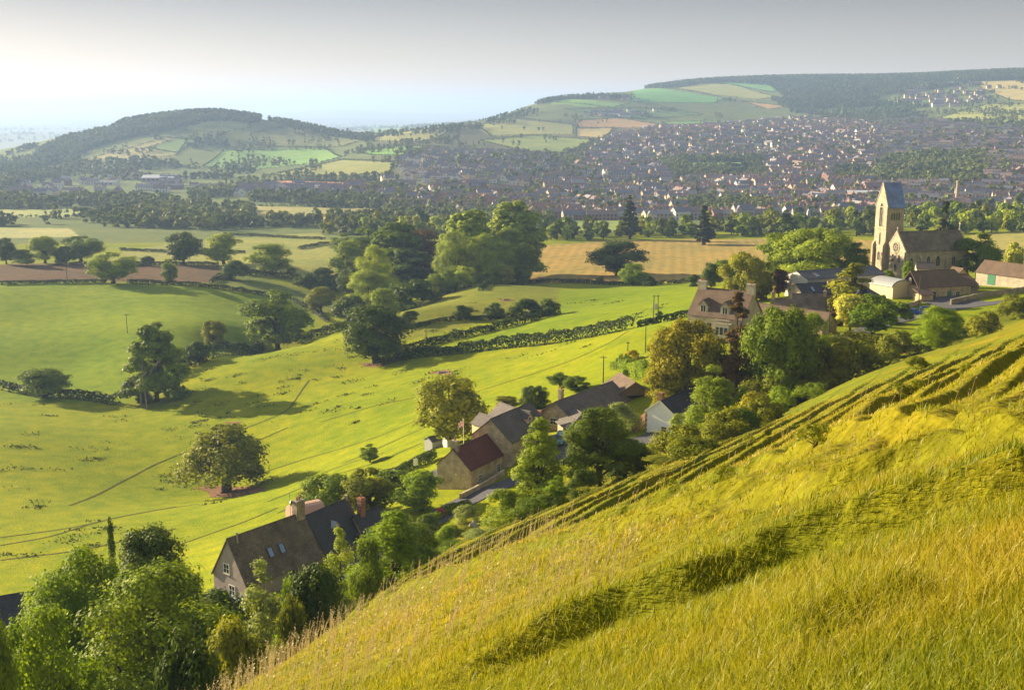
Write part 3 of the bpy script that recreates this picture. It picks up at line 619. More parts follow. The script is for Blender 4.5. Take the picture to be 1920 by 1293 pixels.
tree(1232,676,694,20,'bush','copper','flowering_shrub','small pinkish shrub under the clipped yew block','shrub',r=252)
hedge([(1168,694),(1215,712),(1290,742)],3.0,3.4,'garden_hedge','tall leafy hedge behind the brown garage roof','bright',.22,14)
hedge([(1150,690),(1168,690),(1175,705)],2.0,1.6,'garden_hedge','bright low hedge at the garden corner by the pole','bright',.2,14)
tree(1050,700,0,42,'round','mid','small_tree','small tree behind the bungalow chimney','tree',r=262)
tree(1080,706,0,44,'broad','mid','garden_bush','bush right of the bungalow chimney','bush',r=262)
tree(1003,724,0,50,'broad','dark','garden_bush','dark bush behind the grey tiled house','bush',r=242)
tree(948,742,0,36,'broad','olive','garden_bush','low bush behind the small tiled roofs','bush',r=258)
tree(1160,756,0,70,'shrub','silver','garden_shrub','grey green shrubs in front of the bungalow and garage','shrub',r=212)
# near the church
tree(1535,430,0,128,'broad','poplar','lime_tree','huge pale green lime left of the church tower','tree',r=418)
tree(1457,437,0,66,'round','mid','lime_tree','tall round tree left of the huge pale lime','tree',r=430)
tree(1604,455,0,50,'round','dark','yew_tree','dark yew between the huge lime and the church tower','tree',r=412)
tree(1397,474,545,76,'broad','olive','chestnut_tree','rounded green chestnut behind the manor chimney','tree',r=352)
tree(1358,488,540,46,'bush','mid','garden_bush','shrubby growth left of the rounded chestnut','bush',r=370)
tree(1333,493,530,32,'round','dark','holly_tree','small dark round tree at the hay field corner','tree',r=430)
tree(1300,515,528,22,'bush','dark','field_bush','dark bush in the hedge at the hay field corner','bush',r=440)
tree(1440,492,0,26,'pine','gold','conifer','narrow golden conifer right of the rounded chestnut','tree',r=352)
tree(1462,505,0,30,'round','copper','copper_tree','copper coloured shrub tree beside the narrow golden conifer','tree',r=356)
tree(1425,540,0,24,'bush','bronze','garden_bush','brown bush right of the manor chimney','bush',r=300)
tree(1604,494,0,78,'pine','olive','cedar_tree','flat topped dark cedar in front of the long grey barn','tree',r=334)
tree(1560,560,0,30,'bush','gold','garden_bush','golden bush at the left foot of the dark cedar','bush',r=318)
tree(1840,438,0,70,'round','mid','orchard_tree','green garden tree right of the church nave','tree',r=430)
tree(1905,455,0,34,'bush','yellow','laburnum','yellow flowering laburnum at the right edge beyond the church','shrub',r=440)
tree(1775,378,0,42,'pine','conifer','yew_tree','tall dark yew behind the church roof','tree',r=470)
tree(1665,506,0,28,'bush','bright','garden_bush','light shrub at the foot of the church tower','bush',r=360)
tree(1702,490,0,20,'bush','bright','ivy_bush','bright ivy climbing beside the church porch wall','bush',r=368)
hedge([(1770,500),(1815,498),(1838,498)],3,3,'churchyard_hedge','green hedge between the church and the green door barn','bright',.25,10,rmin=300)
# open fields
tree(425,798,922,132,'weep','olive','field_oak','lone spreading oak on bare earth in the lower field','tree',rz=.6)
tree(704,574,680,124,'oak','dark','field_oak','big dark oak at the end of the two hedges','tree')
tree(285,608,0,98,'poplar','mid','ash_tree','tallest tree in the stream line at left, above the bare dead trees','tree',r=392)
tree(318,648,0,56,'round','mid','ash_tree','tree at the right foot of the tallest stream tree','tree',r=398)
tree(255,712,757,50,'bush','dark','thorn_bush','grey thorn at the foot of the dead trees','bush',r=394)
tree(85,692,745,82,'oak','mid','field_oak','squat wind shaped oak in the hedge at far left','tree',r=415)
tree(400,601,656,42,'round','olive','maple_tree','small oval tree right of the tallest stream tree','tree',r=455)
tree(365,640,680,42,'bush','dark','thorn_bush','dark round bush left of the small oval tree','bush',r=430)
tree(522,547,636,104,'round','mid','field_oak','large round oak where the stream hedge bends','tree',r=478)
tree(602,538,580,50,'round','olive','hawthorn_tree','brownish round hawthorn behind the large round oak','tree',r=560)
tree(655,556,606,58,'bush','dark','thorn_bush','dark bush left of the big dark oak','bush',r=510)
tree(768,583,612,30,'round','dark','thorn_bush','small dark bush right of the big dark oak','bush',r=436)
for a in [(868,572,596,34,'leftmost bush of the four on the crest hedge'),(926,568,596,34,'second bush from the left on the crest hedge'),(988,561,594,42,'third and widest bush on the crest hedge'),(1028,561,591,36,'last bush at the right end of the crest hedge')]:
    tree(*a[:4],'bush','dark','hedge_bush',a[4],'bush')
tree(212,474,531,72,'oak','poplar','field_oak','open grown oak on the near edge of the ploughed field','tree')
tree(319,486,533,26,'round','mid','ash_tree','slim upright tree right of the oak on the ploughed field edge','tree')
tree(345,436,497,58,'round','dark','field_oak','dark upright oak behind the ploughed field','tree')
tree(420,439,495,66,'round','poplar','ash_tree','feathery pale ash right of the dark upright oak','tree')
tree(510,457,515,76,'oak','poplar','willow_tree','wide loose pale willow right of the feathery ash','tree')
tree(438,489,515,52,'bush','dark','thorn_bush','dark bush pair at the ploughed field corner','bush')
tree(648,438,472,52,'round','mid','ash_tree','tree above the left shoulder of the wood','tree',r=760)
tree(85,443,491,50,'oak','poplar','field_oak','pale oak left of centre behind the ploughed field','tree',r=720)
tree(152,443,491,62,'oak','mid','field_oak','double crowned oak behind the ploughed field','tree',r=730)
tree(12,446,496,34,'round','dark','field_oak','dark tree at the left picture edge behind the ploughed field','tree',r=715)
tree(545,500,516,15,'bush','mid','thorn_bush','small bush under the wide loose willow','bush'); tree(275,480,496,26,'bush','dark','thorn_bush','dark bushes left of the dark upright oak','bush')
tree(125,462,492,40,'bush','dark','thorn_bush','bush between the two oaks behind the ploughed field','bush',r=712); tree(45,468,494,44,'bush','mid','thorn_bush','pale bush at the left end of the ploughed field','bush',r=706)
# the wood and the poplars in the dip
for a in [(880,396,0,120,'poplar','poplar',600,'left tall pale poplar of the big grove'),(962,379,0,112,'poplar','poplar',640,'right and tallest pale poplar of the big grove'),(852,436,0,66,'ash','poplar',575,'lower pale crown on the left of the big grove'),(915,440,0,90,'ash','poplar',575,'front crown in the middle of the big grove'),(985,400,0,52,'poplar','mid',650,'shaded right flank tree of the big grove'),
          (960,430,0,80,'ash','mid',600,'green crown on the right front of the big grove'),(742,418,0,120,'poplar','mid',640,'broad crown at the top of the dark wood'),(792,432,0,80,'round','bronze',650,'brownish beech in the dark wood beside the grove'),(690,428,0,90,'round','mid',680,'left top crown of the dark wood'),(655,452,0,60,'round','mid',640,'leftmost crown of the dark wood'),
          (770,470,0,110,'poplar','dark',600,'dark crown in the heart of the wood'),(705,462,0,78,'ash','poplar',560,'upper of the stacked pale crowns in front of the wood'),(690,505,0,84,'ash','poplar',535,'lower of the stacked pale crowns in front of the wood'),(720,541,0,42,'round','poplar',470,'small bright tree below the stacked pale crowns'),(655,490,0,40,'round','dark',590,'dark crown left of the stacked pale crowns'),
          (775,525,0,80,'bush','dark',545,'dark shrub mass under the wood'),(735,590,0,30,'round','bronze',430,'brown crowned small tree behind the big dark oak'),(816,513,0,36,'round','poplar',530,'left tree of the three small ones under the wood'),(842,507,0,40,'round','mid',528,'middle tree of the three small ones under the wood'),(870,499,0,36,'round','poplar',535,'right tree of the three small ones under the wood'),
          (947,499,528,30,'round','olive',560,'left of two small round trees on the field crest'),(980,496,525,30,'round','mid',575,'right of two small round trees on the field crest'),(610,502,0,60,'bush','dark',640,'dark bush left of the wood'),(580,512,0,40,'bush','dark',640,'bush farther left of the wood in the hedge')]:
    tree(a[0],a[1],a[2],a[3],a[4],a[5],'wood_tree',a[7],'tree',r=a[6])
tree(1158,452,516,98,'oak','dark','parkland_oak','broad dark oak alone in the mown hay field','tree')
tree(1187,494,536,46,'round','bright','maple_tree','bright round tree in the hedge below the broad dark oak','tree')
tree(1126,518,531,15,'bush','dark','hedge_bush','tiny bush left of the bright round hedge tree','bush'); tree(1218,517,536,24,'bush','dark','hedge_bush','dark bush right of the bright round hedge tree','bush')
tree(1180,368,449,34,'redwood','conifer','redwood_tree','tall dark redwood at the left of the hay field top','tree',r=840)
tree(1319,386,459,36,'redwood','conifer','redwood_tree','tall redwood standing in the hay field','tree')
tree(1472,394,445,40,'redwood','conifer','redwood_tree','dark redwood in the tree belt left of the church tower','tree',r=850)
tree(1236,583,596,11,'bush','mid','field_bush','tiny bush in the bright field by the double pole','bush')
# field hedges
HD = [([(740,672),(800,648),(870,632),(960,612),(1046,588)],3.0,2.6,'upper hedge of the pair running right from the big dark oak'),([(705,684),(790,668),(860,662)],3.0,2.6,'near end of the lower hedge under the big dark oak'),([(860,662),(960,650),(1080,635),(1182,617)],3.2,3.6,'lower hedge of the pair, thick, leading to the double pole'),
 ([(1195,614),(1240,604),(1300,590)],2.5,2.2,'hedge between the double pole and the manor'),([(765,618),(850,600),(980,590),(1040,586)],2.2,1.6,'thin crest hedge carrying the four bushes'),
 ([(900,545),(960,532),(1040,530),(1150,534),(1260,532),(1310,525)],2.2,2.0,'hedge along the near edge of the mown hay field'),([(0,728),(60,740),(120,744)],3.0,3.0,'hedge left of the squat oak'),([(118,744),(160,748),(222,757)],3.4,3.2,'hedge right of the squat oak'),
 ([(300,712),(370,682),(430,664),(490,652)],4.0,4.6,'thick hedge climbing right from the stream trees'),([(560,645),(620,622),(690,595)],3.2,3.2,'hedge beyond the field crest left of the big dark oak'),([(0,533),(100,531),(200,530)],2.2,1.8,'hedge at the left near edge of the ploughed field'),
 ([(240,531),(345,535),(420,543),(505,556)],2.4,2.0,'hedge at the right near edge of the ploughed field'),([(552,565),(590,585),(615,604)],2.2,1.8,'hedge below the brownish hawthorn'),([(395,532),(418,514)],2,2,'short hedge at the ploughed field corner'),([(130,496),(260,496),(410,497)],2.0,2.0,'low hedge along the far edge of the ploughed field'),
 ([(225,470),(320,474),(460,474)],2.4,2.0,'hedge across the pale meadow behind the dark upright oak'),([(560,468),(600,460),(640,455)],2.4,2.2,'short hedge at the right of the pale meadow'),([(420,440),(520,445),(610,450)],2.4,2.0,'long hedge at the top of the pale meadow'),([(450,515),(530,520),(600,530),(650,545)],3,3,'hedge below the wide loose willow')]
for P_, w_, h_, lb in HD: hedge(P_, w_, h_, 'field_hedge', lb, 'hedge', .42, 8)
# dead trees by the stream
def dead_tree(u, vt, r, seed, lb):
    q = at_r(u, 740, r); x, y = q[0], q[1]; z = hz(x, y); H = at_r(u, vt, r)[2] - z; g = random.Random(seed); b = MB()
    def limb(p, d, ln, rd, k):
        e_ = p + d * ln; m_ = p + d * ln * .5 + Vector((g.uniform(-.1, .1), g.uniform(-.1, .1), 0)) * ln; b.tube([p, m_, e_], [rd, rd * .75, rd * .4], 5)
        if k:
            for i in range(3): limb(p + d * ln * g.uniform(.45, 1), (d + Vector((g.uniform(-.9, .9), g.uniform(-.9, .9), g.uniform(-.1, .5)))).normalized(), ln * g.uniform(.4, .65), rd * .5, k - 1)
    limb(Vector((0, 0, -1)), Vector((g.uniform(-.1, .1), 0, 1)).normalized(), H * .62, .34, 3)
    root = empty('dead_tree', (x, y, z)); tag(root, lb, 'tree'); b.build('trunk', DEADBARK, root)
dead_tree(274, 672, 384, 3, 'bare dead tree on the right of the pair below the tallest stream tree'); dead_tree(262, 690, 390, 8, 'bare dead tree on the left of the pair below the tallest stream tree')
# ------------------------------------------------------------------ the valley, the town and the hills
ONES = ['', 'first', 'second', 'third', 'fourth', 'fifth', 'sixth', 'seventh', 'eighth', 'ninth', 'tenth', 'eleventh', 'twelfth', 'thirteenth', 'fourteenth', 'fifteenth', 'sixteenth', 'seventeenth', 'eighteenth', 'nineteenth']
TENS = ['', '', 'twenty', 'thirty', 'forty', 'fifty', 'sixty', 'seventy', 'eighty', 'ninety']
def ordinal(n):
    if n < 20: return ONES[n]
    a, b = divmod(n, 10)
    return (TENS[a][:-1] + 'ieth') if b == 0 else TENS[a] + '-' + ONES[b]
TW_ = {'white': plain('white_render', (.60, .58, .54), .8, .2, .1), 'cream': plain('cream_render', (.62, .50, .34), .8, .2, .12), 'brick': plain('town_brick', (.26, .15, .12), .9, .1, .2, 8), 'stone': plain('town_stone', (.42, .33, .22), .9, .1, .2, 6), 'grey': plain('grey_render', (.36, .33, .30), .9, .1, .15)}
TR_ = {'slate': plain('town_slate', (.15, .15, .175), .6, .3, .25, 4), 'brown tiled': plain('town_brown_tile', (.22, .165, .145), .8, .2, .25, 4), 'red tiled': plain('town_red_tile', (.24, .13, .095), .8, .2, .25, 4), 'grey': plain('town_grey_roof', (.25, .25, .26), .6, .3, .15, 4)}
TGLASS = plain('town_window', (.03, .035, .045), .15, .5, .1); TBRICK = plain('chimney_brick', (.30, .12, .07), .9, .1, .2)
def far_house(L_, W_, he, hr, ch=1, win=True, cross=False, rows=2):
    b = MB(); l, w = L_ / 2, W_ / 2
    b.prism([(-w, -3), (w, -3), (w, he), (0, hr - .15), (-w, he)], 'x', -l, l, 0)
    k = (hr - he) / w; o = .35
    for s in (1, -1): b.add([(-l - .25, s * (w + o), he - k * o), (l + .25, s * (w + o), he - k * o), (l + .25, 0, hr), (-l - .25, 0, hr), (-l - .25, s * (w + o), he - k * o + .25), (l + .25, s * (w + o), he - k * o + .25), (l + .25, 0, hr + .28), (-l - .25, 0, hr + .28)], [(0,1,2,3),(4,5,6,7),(0,1,5,4),(0,3,7,4),(1,2,6,5)], 1)
    if cross:
        b.prism([(-l + .6, -3), (-l + 4.6, -3), (-l + 4.6, he), (-l + 2.6, hr - .7), (-l + .6, he)], 'y', -w - 1.6, 0, 0)
        for s in (1, -1): b.add([(-l + 2.6, -w - 1.9, hr - .5), (-l + 2.6, 0, hr - .5), (-l + 2.6 + s * 2.3, 0, he - .2), (-l + 2.6 + s * 2.3, -w - 1.9, he - .2)], [(0,1,2,3)], 1)
    if ch >= 1: b.box(l - 1.2, l - .3, -.45, .45, hr - .8, hr + 1.3, 3)
    if ch >= 2: b.box(-l + .3, -l + 1.2, -.45, .45, hr - .8, hr + 1.3, 3)
    if ch > 2:
        for i in range(1, ch - 1): x = -l + L_ * i / (ch - 1); b.box(x - .45, x + .45, -.45, .45, hr - .8, hr + 1.3, 3)
    if win:
        n = max(2, int(L_ / 3.2))
        for i in range(n):
            x = -l + L_ * (i + .5) / n
            for rw in range(rows):
                z = 1.0 + rw * 2.7
                if z + 1.3 < he:
                    for s in (1, -1): b.box(x - .55, x + .55, s * w - .04 if s > 0 else -w - .04, s * w + .04 if s > 0 else -w + .04, z, z + 1.25, 2)
        for s in (1, -1): b.box(s * l - .04, s * l + .04, -.5, .5, 3.6, 4.8, 2)
    return b.mesh('far_house', [TW_['white'], TR_['slate'], TGLASS, TBRICK])
FH = [far_house(9, 7.5, 5.0, 7.8), far_house(11, 8, 5.2, 8.2, 2), far_house(10, 7.5, 5, 8, 1, True, True), far_house(26, 8, 5.3, 8.2, 5), far_house(12, 8.5, 3.2, 6.2, 1, True, False, 1), far_house(15, 9, 7.6, 11, 2, True, True, 3), far_house(18, 8, 5.3, 8.2, 4)]
FBIG = far_house(42, 17, 5.5, 9, 0, False)
EXCL = [[(1225,300),(1430,298),(1440,335),(1260,338)], [(1655,296),(1850,286),(1862,352),(1650,345)], [(1560,318),(1665,320),(1665,345),(1560,340)], [(1275,385),(1440,380),(1440,405),(1290,405)]]
CL = [  # outline, street bearing, walls, roofs, chance of a house, along, across
 ('e', [(742,306),(800,286),(1010,290),(1065,330),(1040,350),(770,345)], 96, 'white white cream', 'slate slate slate,brown tiled', .88, 16, 31),
 ('l', [(600,372),(690,345),(760,345),(1045,350),(1065,405),(1000,416),(760,392)], 84, 'white brick stone cream brick', 'slate slate,brown tiled,red tiled', .62, 15.5, 32),
 ('c', [(1040,335),(1100,300),(1140,262),(1200,242),(1330,236),(1480,222),(1645,232),(1645,300),(1640,404),(1400,412),(1060,414)], 80, 'brick stone white grey stone cream grey', 'slate slate slate,brown tiled,brown tiled,grey', .76, 15, 32),
 ('r', [(1645,232),(1720,222),(1800,235),(1935,250),(1935,395),(1700,404),(1640,404)], 112, 'brick white cream stone grey stone', 'brown tiled,brown tiled,slate slate slate', .70, 15.5, 33),
 ('h', [(1680,190),(1720,165),(1800,150),(1880,165),(1840,196),(1760,206)], 100, 'white cream stone', 'brown tiled,slate', .25, 16, 34),
 ('s', [(1080,212),(1250,206),(1245,216),(1100,224)], 92, 'white stone', 'slate', .25, 16, 34),
 ('s', [(1085,186),(1200,184),(1200,190),(1090,192)], 92, 'stone', 'slate', .15, 16, 34),
 ('v', [(30,346),(180,332),(420,336),(420,358),(200,366),(30,368)], 92, 'white brick cream', 'brown tiled,grey,slate', .22, 17, 36),
 ('n', [(440,358),(560,354),(690,352),(690,366),(450,370)], 90, 'white white', 'slate', .7, 12, 24)]
def split_roof(s):
    out = []
    for part in s.split(','): out += ['slate'] * part.count('slate') if 'slate' in part else [part]
    return out
HO = []
gh = np.random.default_rng(11)
for key, P, bear, walls, roofs, ch, al, ac in CL:
    P = [tuple(p) for p in P]; G = np.array([ground(u, v, 1000)[:2] for u, v in P]); c = G.mean(0); b0 = R(bear)
    ax = np.array([math.sin(b0), math.cos(b0)]); ay = np.array([ax[1], -ax[0]]); q = (G - c) @ np.stack([ax, ay], 1)
    lo, hi = q.min(0) - 20, q.max(0) + 20
    ga, gb = np.meshgrid(np.arange(lo[0], hi[0], al), np.arange(lo[1], hi[1], ac)); ga = ga.ravel(); gb = gb.ravel()
    ga = ga + gh.normal(0, 1.6, ga.shape); gb = gb + gh.normal(0, 2.4, gb.shape) + 14 * vnoise(ga * .006 + 3, gb * .006)
    xy = c + ga[:, None] * ax + gb[:, None] * ay; z = height(xy[:, 0], xy[:, 1]); u, v = proj(xy[:, 0], xy[:, 1], z)
    ok = in_poly(u, v, P) & (gh.random(len(u)) < ch * (1 + .9 * vnoise(xy[:, 0] * .012, xy[:, 1] * .012)))
    for E_ in EXCL: ok &= ~in_poly(u, v, E_)
    wl, rl = walls.split(), split_roof(roofs)
    for i in np.where(ok)[0]:
        x, y = xy[i]; rr = math.hypot(x, y); zone = vnoise(np.array([x * .01]), np.array([y * .01]))[0]
        w_ = wl[int(gh.integers(len(wl)))]; r_ = rl[int(gh.integers(len(rl)))]
        if zone > .30 and key in 'cr' : w_ = 'brick'
        if zone < -.22 and key in 'cl': r_ = 'slate'
        kd = int(gh.choice(7, p=[.2, .14, .13, .25, .08, .06, .14]))
        if key == 'e': kd = int(gh.choice(3, p=[.5, .2, .3]))
        HO.append((rr, x, y, z[i], bear + gh.normal(0, 7) + (90 if gh.random() < .12 else 0) + (180 if gh.random() < .5 else 0), kd, w_, r_, u[i], gh.uniform(1.1, 1.4), key))
HO.sort(key=lambda h: h[0])
WORDS = {'white': 'white rendered', 'cream': 'cream', 'brick': 'red brick', 'stone': 'stone', 'grey': 'grey rendered'}
near, rest = HO[:300], HO[300:]
near = [h for h in near]; NROW = 9; per = math.ceil(len(near) / NROW)
for k in range(NROW):
    row = sorted(near[k * per:(k + 1) * per], key=lambda h: h[8])
    for j, (rr, x, y, z, br, kd, w_, r_, u_, s, key) in enumerate(row):
        o = link('town_house', FH[kd], None, (x, y, z), R(90 - br)); o.scale = (s, s, s)
        for sl, m_ in ((0, TW_[w_]), (1, TR_[r_])): o.material_slots[sl].link = 'OBJECT'; o.material_slots[sl].material = m_
        tag(o, '%s house, %s roof, %s from left in %s row back of town' % (WORDS[w_], r_, ordinal(j + 1), ordinal(k + 1)), 'house', 'town houses in the valley')
# every house farther away is one mass of roofs and gables
def mesh_arrays(me):
    co = np.empty(len(me.vertices) * 3); me.vertices.foreach_get('co', co); mi = np.empty(len(me.polygons), np.int32); me.polygons.foreach_get('material_index', mi)
    return co.reshape(-1, 3), [tuple(p.vertices) for p in me.polygons], mi
FA = [mesh_arrays(m) for m in FH]; mats = [*TW_.values(), *TR_.values(), TGLASS, TBRICK]; wi = {k: i for i, k in enumerate(TW_)}; ri = {k: 5 + i for i, k in enumerate(TR_)}
VV, FF, MM, base = [], [], [], 0
for rr, x, y, z, br, kd, w_, r_, u_, s, key in rest:
    co, fs, mi = FA[kd]; a = R(90 - br); ca, sa = math.cos(a), math.sin(a)
    VV.append(np.stack([co[:, 0] * ca - co[:, 1] * sa, co[:, 0] * sa + co[:, 1] * ca, co[:, 2]], 1) * s + (x, y, z)); 
    FF += [[base + i for i in f] for f in fs]; lut = np.array([wi[w_], ri[r_], 9, 10]); MM.append(lut[mi]); base += len(co)
me = bpy.data.meshes.new('distant_houses'); me.from_pydata(np.concatenate(VV).tolist(), [], FF)
for m in mats: me.materials.append(m)
me.polygons.foreach_set('material_index', np.concatenate(MM)); me.update()
tag(link('distant_houses', me), 'countless small houses of the town spreading far up the valley', 'houses', kind='stuff')
# large single buildings in the valley
def big_shed(u, v, ln, wd, h, br, wc, rc, nm, lb, cat='building'):
    g = ground(u, v, 900); root = empty(nm, g, R(90 - br)); tag(root, lb, cat); b = MB(); l, w = ln / 2, wd / 2
    b.prism([(-w, -3), (w, -3), (w, h), (0, h + wd * .16), (-w, h)], 'x', -l, l); b.build('wall', wc, root)
    b = MB(); k = .32
    for s in (1, -1): b.prism([(0, h + wd * .16), (s * (w + .5), h - .5 * k + .0), (s * (w + .5), h - .5 * k + .3), (0, h + wd * .16 + .3)], 'x', -l - .4, l + .4)
    b.build('roof', rc, root)
    for i in range(int(ln / 8)):
        b = MB(); b.box(-l + 2 + i * 8, -l + 7 + i * 8, -w - .05, -w + .05, h * .35, h * .75); b.build('window', TGLASS, root)
WH, GR = TW_['white'], TR_['grey']; LB = plain('light_roof', (.62, .64, .66), .5, .3, .1); BLU = plain('blue_roof', (.10, .17, .34), .5, .3, .1); SLT = TR_['slate']
for a in [(300,340,56,26,7,92,GR,LB,'works_shed','large pale works shed in the valley below the wooded hill'),(205,347,30,16,5,92,WH,GR,'works_shed','white works shed left of the large pale shed'),(205,318,28,12,4,90,WH,LB,'works_shed','small white shed among trees above the works'),
          (60,364,30,14,5,90,WH,LB,'works_shed','white shed at the far left of the valley village'),(625,356,50,12,5,90,WH,LB,'works_shed','long white building beside the red earth site'),(1058,408,34,18,6,74,TW_['brick'],BLU,'works_shed','red brick hall with bright blue roof at the town edge'),
          (1300,362,50,20,6,82,GR,LB,'town_hall_shed','long pale roofed hall in the middle of town'),(1155,388,34,16,7,78,WH,SLT,'town_hall_shed','white gabled hall with slate roof near the front of town'),(1420,372,40,15,9,92,TW_['cream'],SLT,'town_hall_shed','large cream building with slate roof left of the church tower'),
          (1455,318,34,13,6,90,WH,LB,'town_hall_shed','white flat looking hall behind the town park'),(1620,372,42,24,6,96,GR,LB,'town_hall_shed','pale shed just left of the church tower top'),(1830,392,52,26,8,60,TW_['stone'],SLT,'mill_building','stone mill with slate roof right of the church tower'),(1700,316,46,12,8,92,TW_['brick'],TR_['red tiled'],'town_hall_shed','long red terrace block above the church tower')]:
    big_shed(*a)
g = ground(1792, 396, 900); b = MB(); b.tube([(0, 0, -2), (0, 0, 15), (0, 0, 30)], [2.0, 1.6, 1.25], 10); b.tube([(0, 0, 30), (0, 0, 31.2)], [1.6, 1.6], 10)
tag(b.build('mill_chimney', TW_['stone']), 'tall tapered mill chimney right of the church tower', 'chimney').location = g

# trees of the valley and hills
def far_template(seed, n, H, W, leaf):
    g = np.random.default_rng(seed); C, rad = clumps(g, H, W, .5, 7, 'round', .5); k = g.choice(len(C), n); d = sph(g, n); d[:, 2] = np.abs(d[:, 2]) * .9 - .15
    P = C[k] + d * rad[k][:, None] * g.uniform(.75, 1.05, n)[:, None]; N = d + sph(g, n) * .45; N /= np.linalg.norm(N, axis=1)[:, None]
    return leaf_quads(g, P, N, leaf)[0]
FT = [far_template(50 + i, 64, 11, 10, 2.1) for i in range(5)]
L['far'] = leaf_mat('distant_leaves', [(.070, .100, .020), (.175, .205, .045)], .22, .018, .1)
L['wood'] = leaf_mat('wood_leaves', [(.055, .092, .020), (.125, .165, .032)], .2, .015, .1)
def scatter(P, step, rmin, p=1.0, nz=None, thr=0., excl=()):
    G = np.array([ground(u, v, rmin)[:2] for u, v in P]); G *= np.minimum(1, 5600 / np.hypot(G[:, 0], G[:, 1]))[:, None]; lo, hi = G.min(0) - 10, G.max(0) + 10
    if ((hi - lo) / step).prod() > 400000: step = math.sqrt((hi - lo).prod() / 400000)
    gx, gy = np.meshgrid(np.arange(lo[0], hi[0], step), np.arange(lo[1], hi[1], step)); x = gx.ravel() + gh.uniform(-.5, .5, gx.size) * step; y = gy.ravel() + gh.uniform(-.5, .5, gx.size) * step
    z = height(x, y, False); u, v = proj(x, y, z); ok = in_poly(u, v, P) & (gh.random(len(x)) < p)
    if nz: ok &= vnoise(x * nz, y * nz) + .5 * vnoise(x * nz * 3, y * nz * 3) > thr
    for E_ in excl: ok &= ~in_poly(u, v, E_)
    x, y = x[ok], y[ok]; return np.stack([x, y, height(x, y)], 1)
FP = [f[0] for f in FIELDS[3:]]
WOODS = [([(60,292),(110,264),(215,240),(260,217),(330,204),(400,198),(450,205),(492,222),(480,233),(400,226),(330,243),(230,262),(120,292)],8.5,1.0,None,0), ([(490,222),(560,236),(640,252),(700,258),(690,268),(560,245)],11,.8,None,0),
 ([(-60,320),(-20,300),(60,275),(225,250),(160,290),(120,325),(-20,345)],11,.75,.01,-.05), ([(120,312),(250,300),(330,302),(490,322),(420,337),(140,337)],12,.75,.01,0), ([(350,262),(420,255),(430,275),(350,285)],12,.8,.01,-.1),
 ([(1000,198),(1080,174),(1190,168),(1190,184),(1060,187)],9,1,None,0), ([(1200,166),(1300,146),(1480,137),(1700,135),(1950,127),(1950,150),(1820,153),(1800,160),(1650,180),(1640,200),(1500,205),(1475,186),(1440,160),(1350,154),(1260,165)],12,1,None,0),
 ([(1440,186),(1640,190),(1740,200),(1725,236),(1500,222)],14,.85,.008,-.2), ([(700,258),(860,240),(940,222),(990,205),(1010,212),(940,232),(870,250)],15,.8,.012,-.1)]
VALL = [([(-120,352),(60,340),(760,335),(760,425),(640,440),(200,425),(-120,470)],10.5,1,.010,.02), ([(600,372),(690,350),(1040,415),(1010,460),(640,440)],12,.9,.011,-.02), ([(0,300),(420,336),(740,330),(740,350),(0,350)],12,.9,.012,0.08)]
TOWNT = [([(742,290),(1010,285),(1140,262),(1330,236),(1480,222),(1935,232),(1935,404),(1060,414),(700,392)],13,.52,.012,-.14)] + [(E_,10,.95,.02,-.3) for E_ in EXCL]
HEDG = [([(560,240),(1000,215),(1250,200),(1420,180),(1420,230),(1100,300),(740,305),(560,310)],13,.7,.013,.36), ([(150,250),(640,240),(640,330),(150,330)],13,.7,.014,.3),([(1700,150),(1935,150),(1935,250),(1640,240)],15,.7,.012,.12)]
def lines(polys, step):
    out = []
    for P in polys:
        P = list(P) + [P[0]]
        for (u0, v0), (u1, v1) in zip(P[:-1], P[1:]):
            a, b = ground(u0, v0, 700), ground(u1, v1, 700); n = int(np.hypot(*(b - a)[:2]) / step)
            if 2 < n < 200:
                t = (np.arange(n) + gh.uniform(-.3, .3, n)) / n; xy = a[:2] + t[:, None] * (b - a)[:2] + gh.normal(0, .6, (n, 2)); out.append(np.stack([xy[:, 0], xy[:, 1], height(xy[:, 0], xy[:, 1])], 1))
    return np.concatenate(out)
def tree_mass(pts, nm, lb, mat, s0, s1, cat='trees', h=1.0):
    g = np.random.default_rng(len(pts)); n = len(pts); s = g.uniform(s0, s1, n) ; a = g.uniform(0, 6.28, n); k = g.integers(0, 5, n); V = np.empty((n, 256, 3), np.float32)
    for j in range(5):
        m = k == j; t = FT[j]; c, sn = np.cos(a[m])[:, None], np.sin(a[m])[:, None]; S = s[m][:, None]
        V[m, :, 0] = (t[:, 0] * c - t[:, 1] * sn) * S + pts[m, 0][:, None]; V[m, :, 1] = (t[:, 0] * sn + t[:, 1] * c) * S + pts[m, 1][:, None]; V[m, :, 2] = t[:, 2] * S * h + pts[m, 2][:, None] - .6
    tag(link(nm, np_mesh(nm, V.reshape(-1, 3), np.arange(n * 256).reshape(-1, 4), mats=[L[mat]])), lb, cat, kind='stuff'); print(nm, n)
W_ = np.concatenate([scatter(P, st, 1500, p, nz, th) for P, st, p, nz, th in WOODS]); tree_mass(W_, 'hill_woodland', 'dark far off woods crowning the two hills', 'wood', .8, 1.35, 'woods')
T_ = np.concatenate([scatter(P, st, 1000, p, nz, th, FP) for P, st, p, nz, th in TOWNT]); tree_mass(T_, 'town_trees', 'garden and street trees massed between the town houses', 'far', .6, 1.35)
H_ = np.concatenate([scatter(P, st, 1500, p, nz, th) for P, st, p, nz, th in HEDG]); tree_mass(H_, 'hillside_trees', 'scattered trees and copses on the distant hill fields', 'far', .6, 1.15)
tree_mass(lines([f[0] for f in FIELDS[9:]], 3.2), 'distant_hedgerows', 'thin dark hedgerows round the distant fields', 'wood', .22, .42, 'hedgerows', .85)
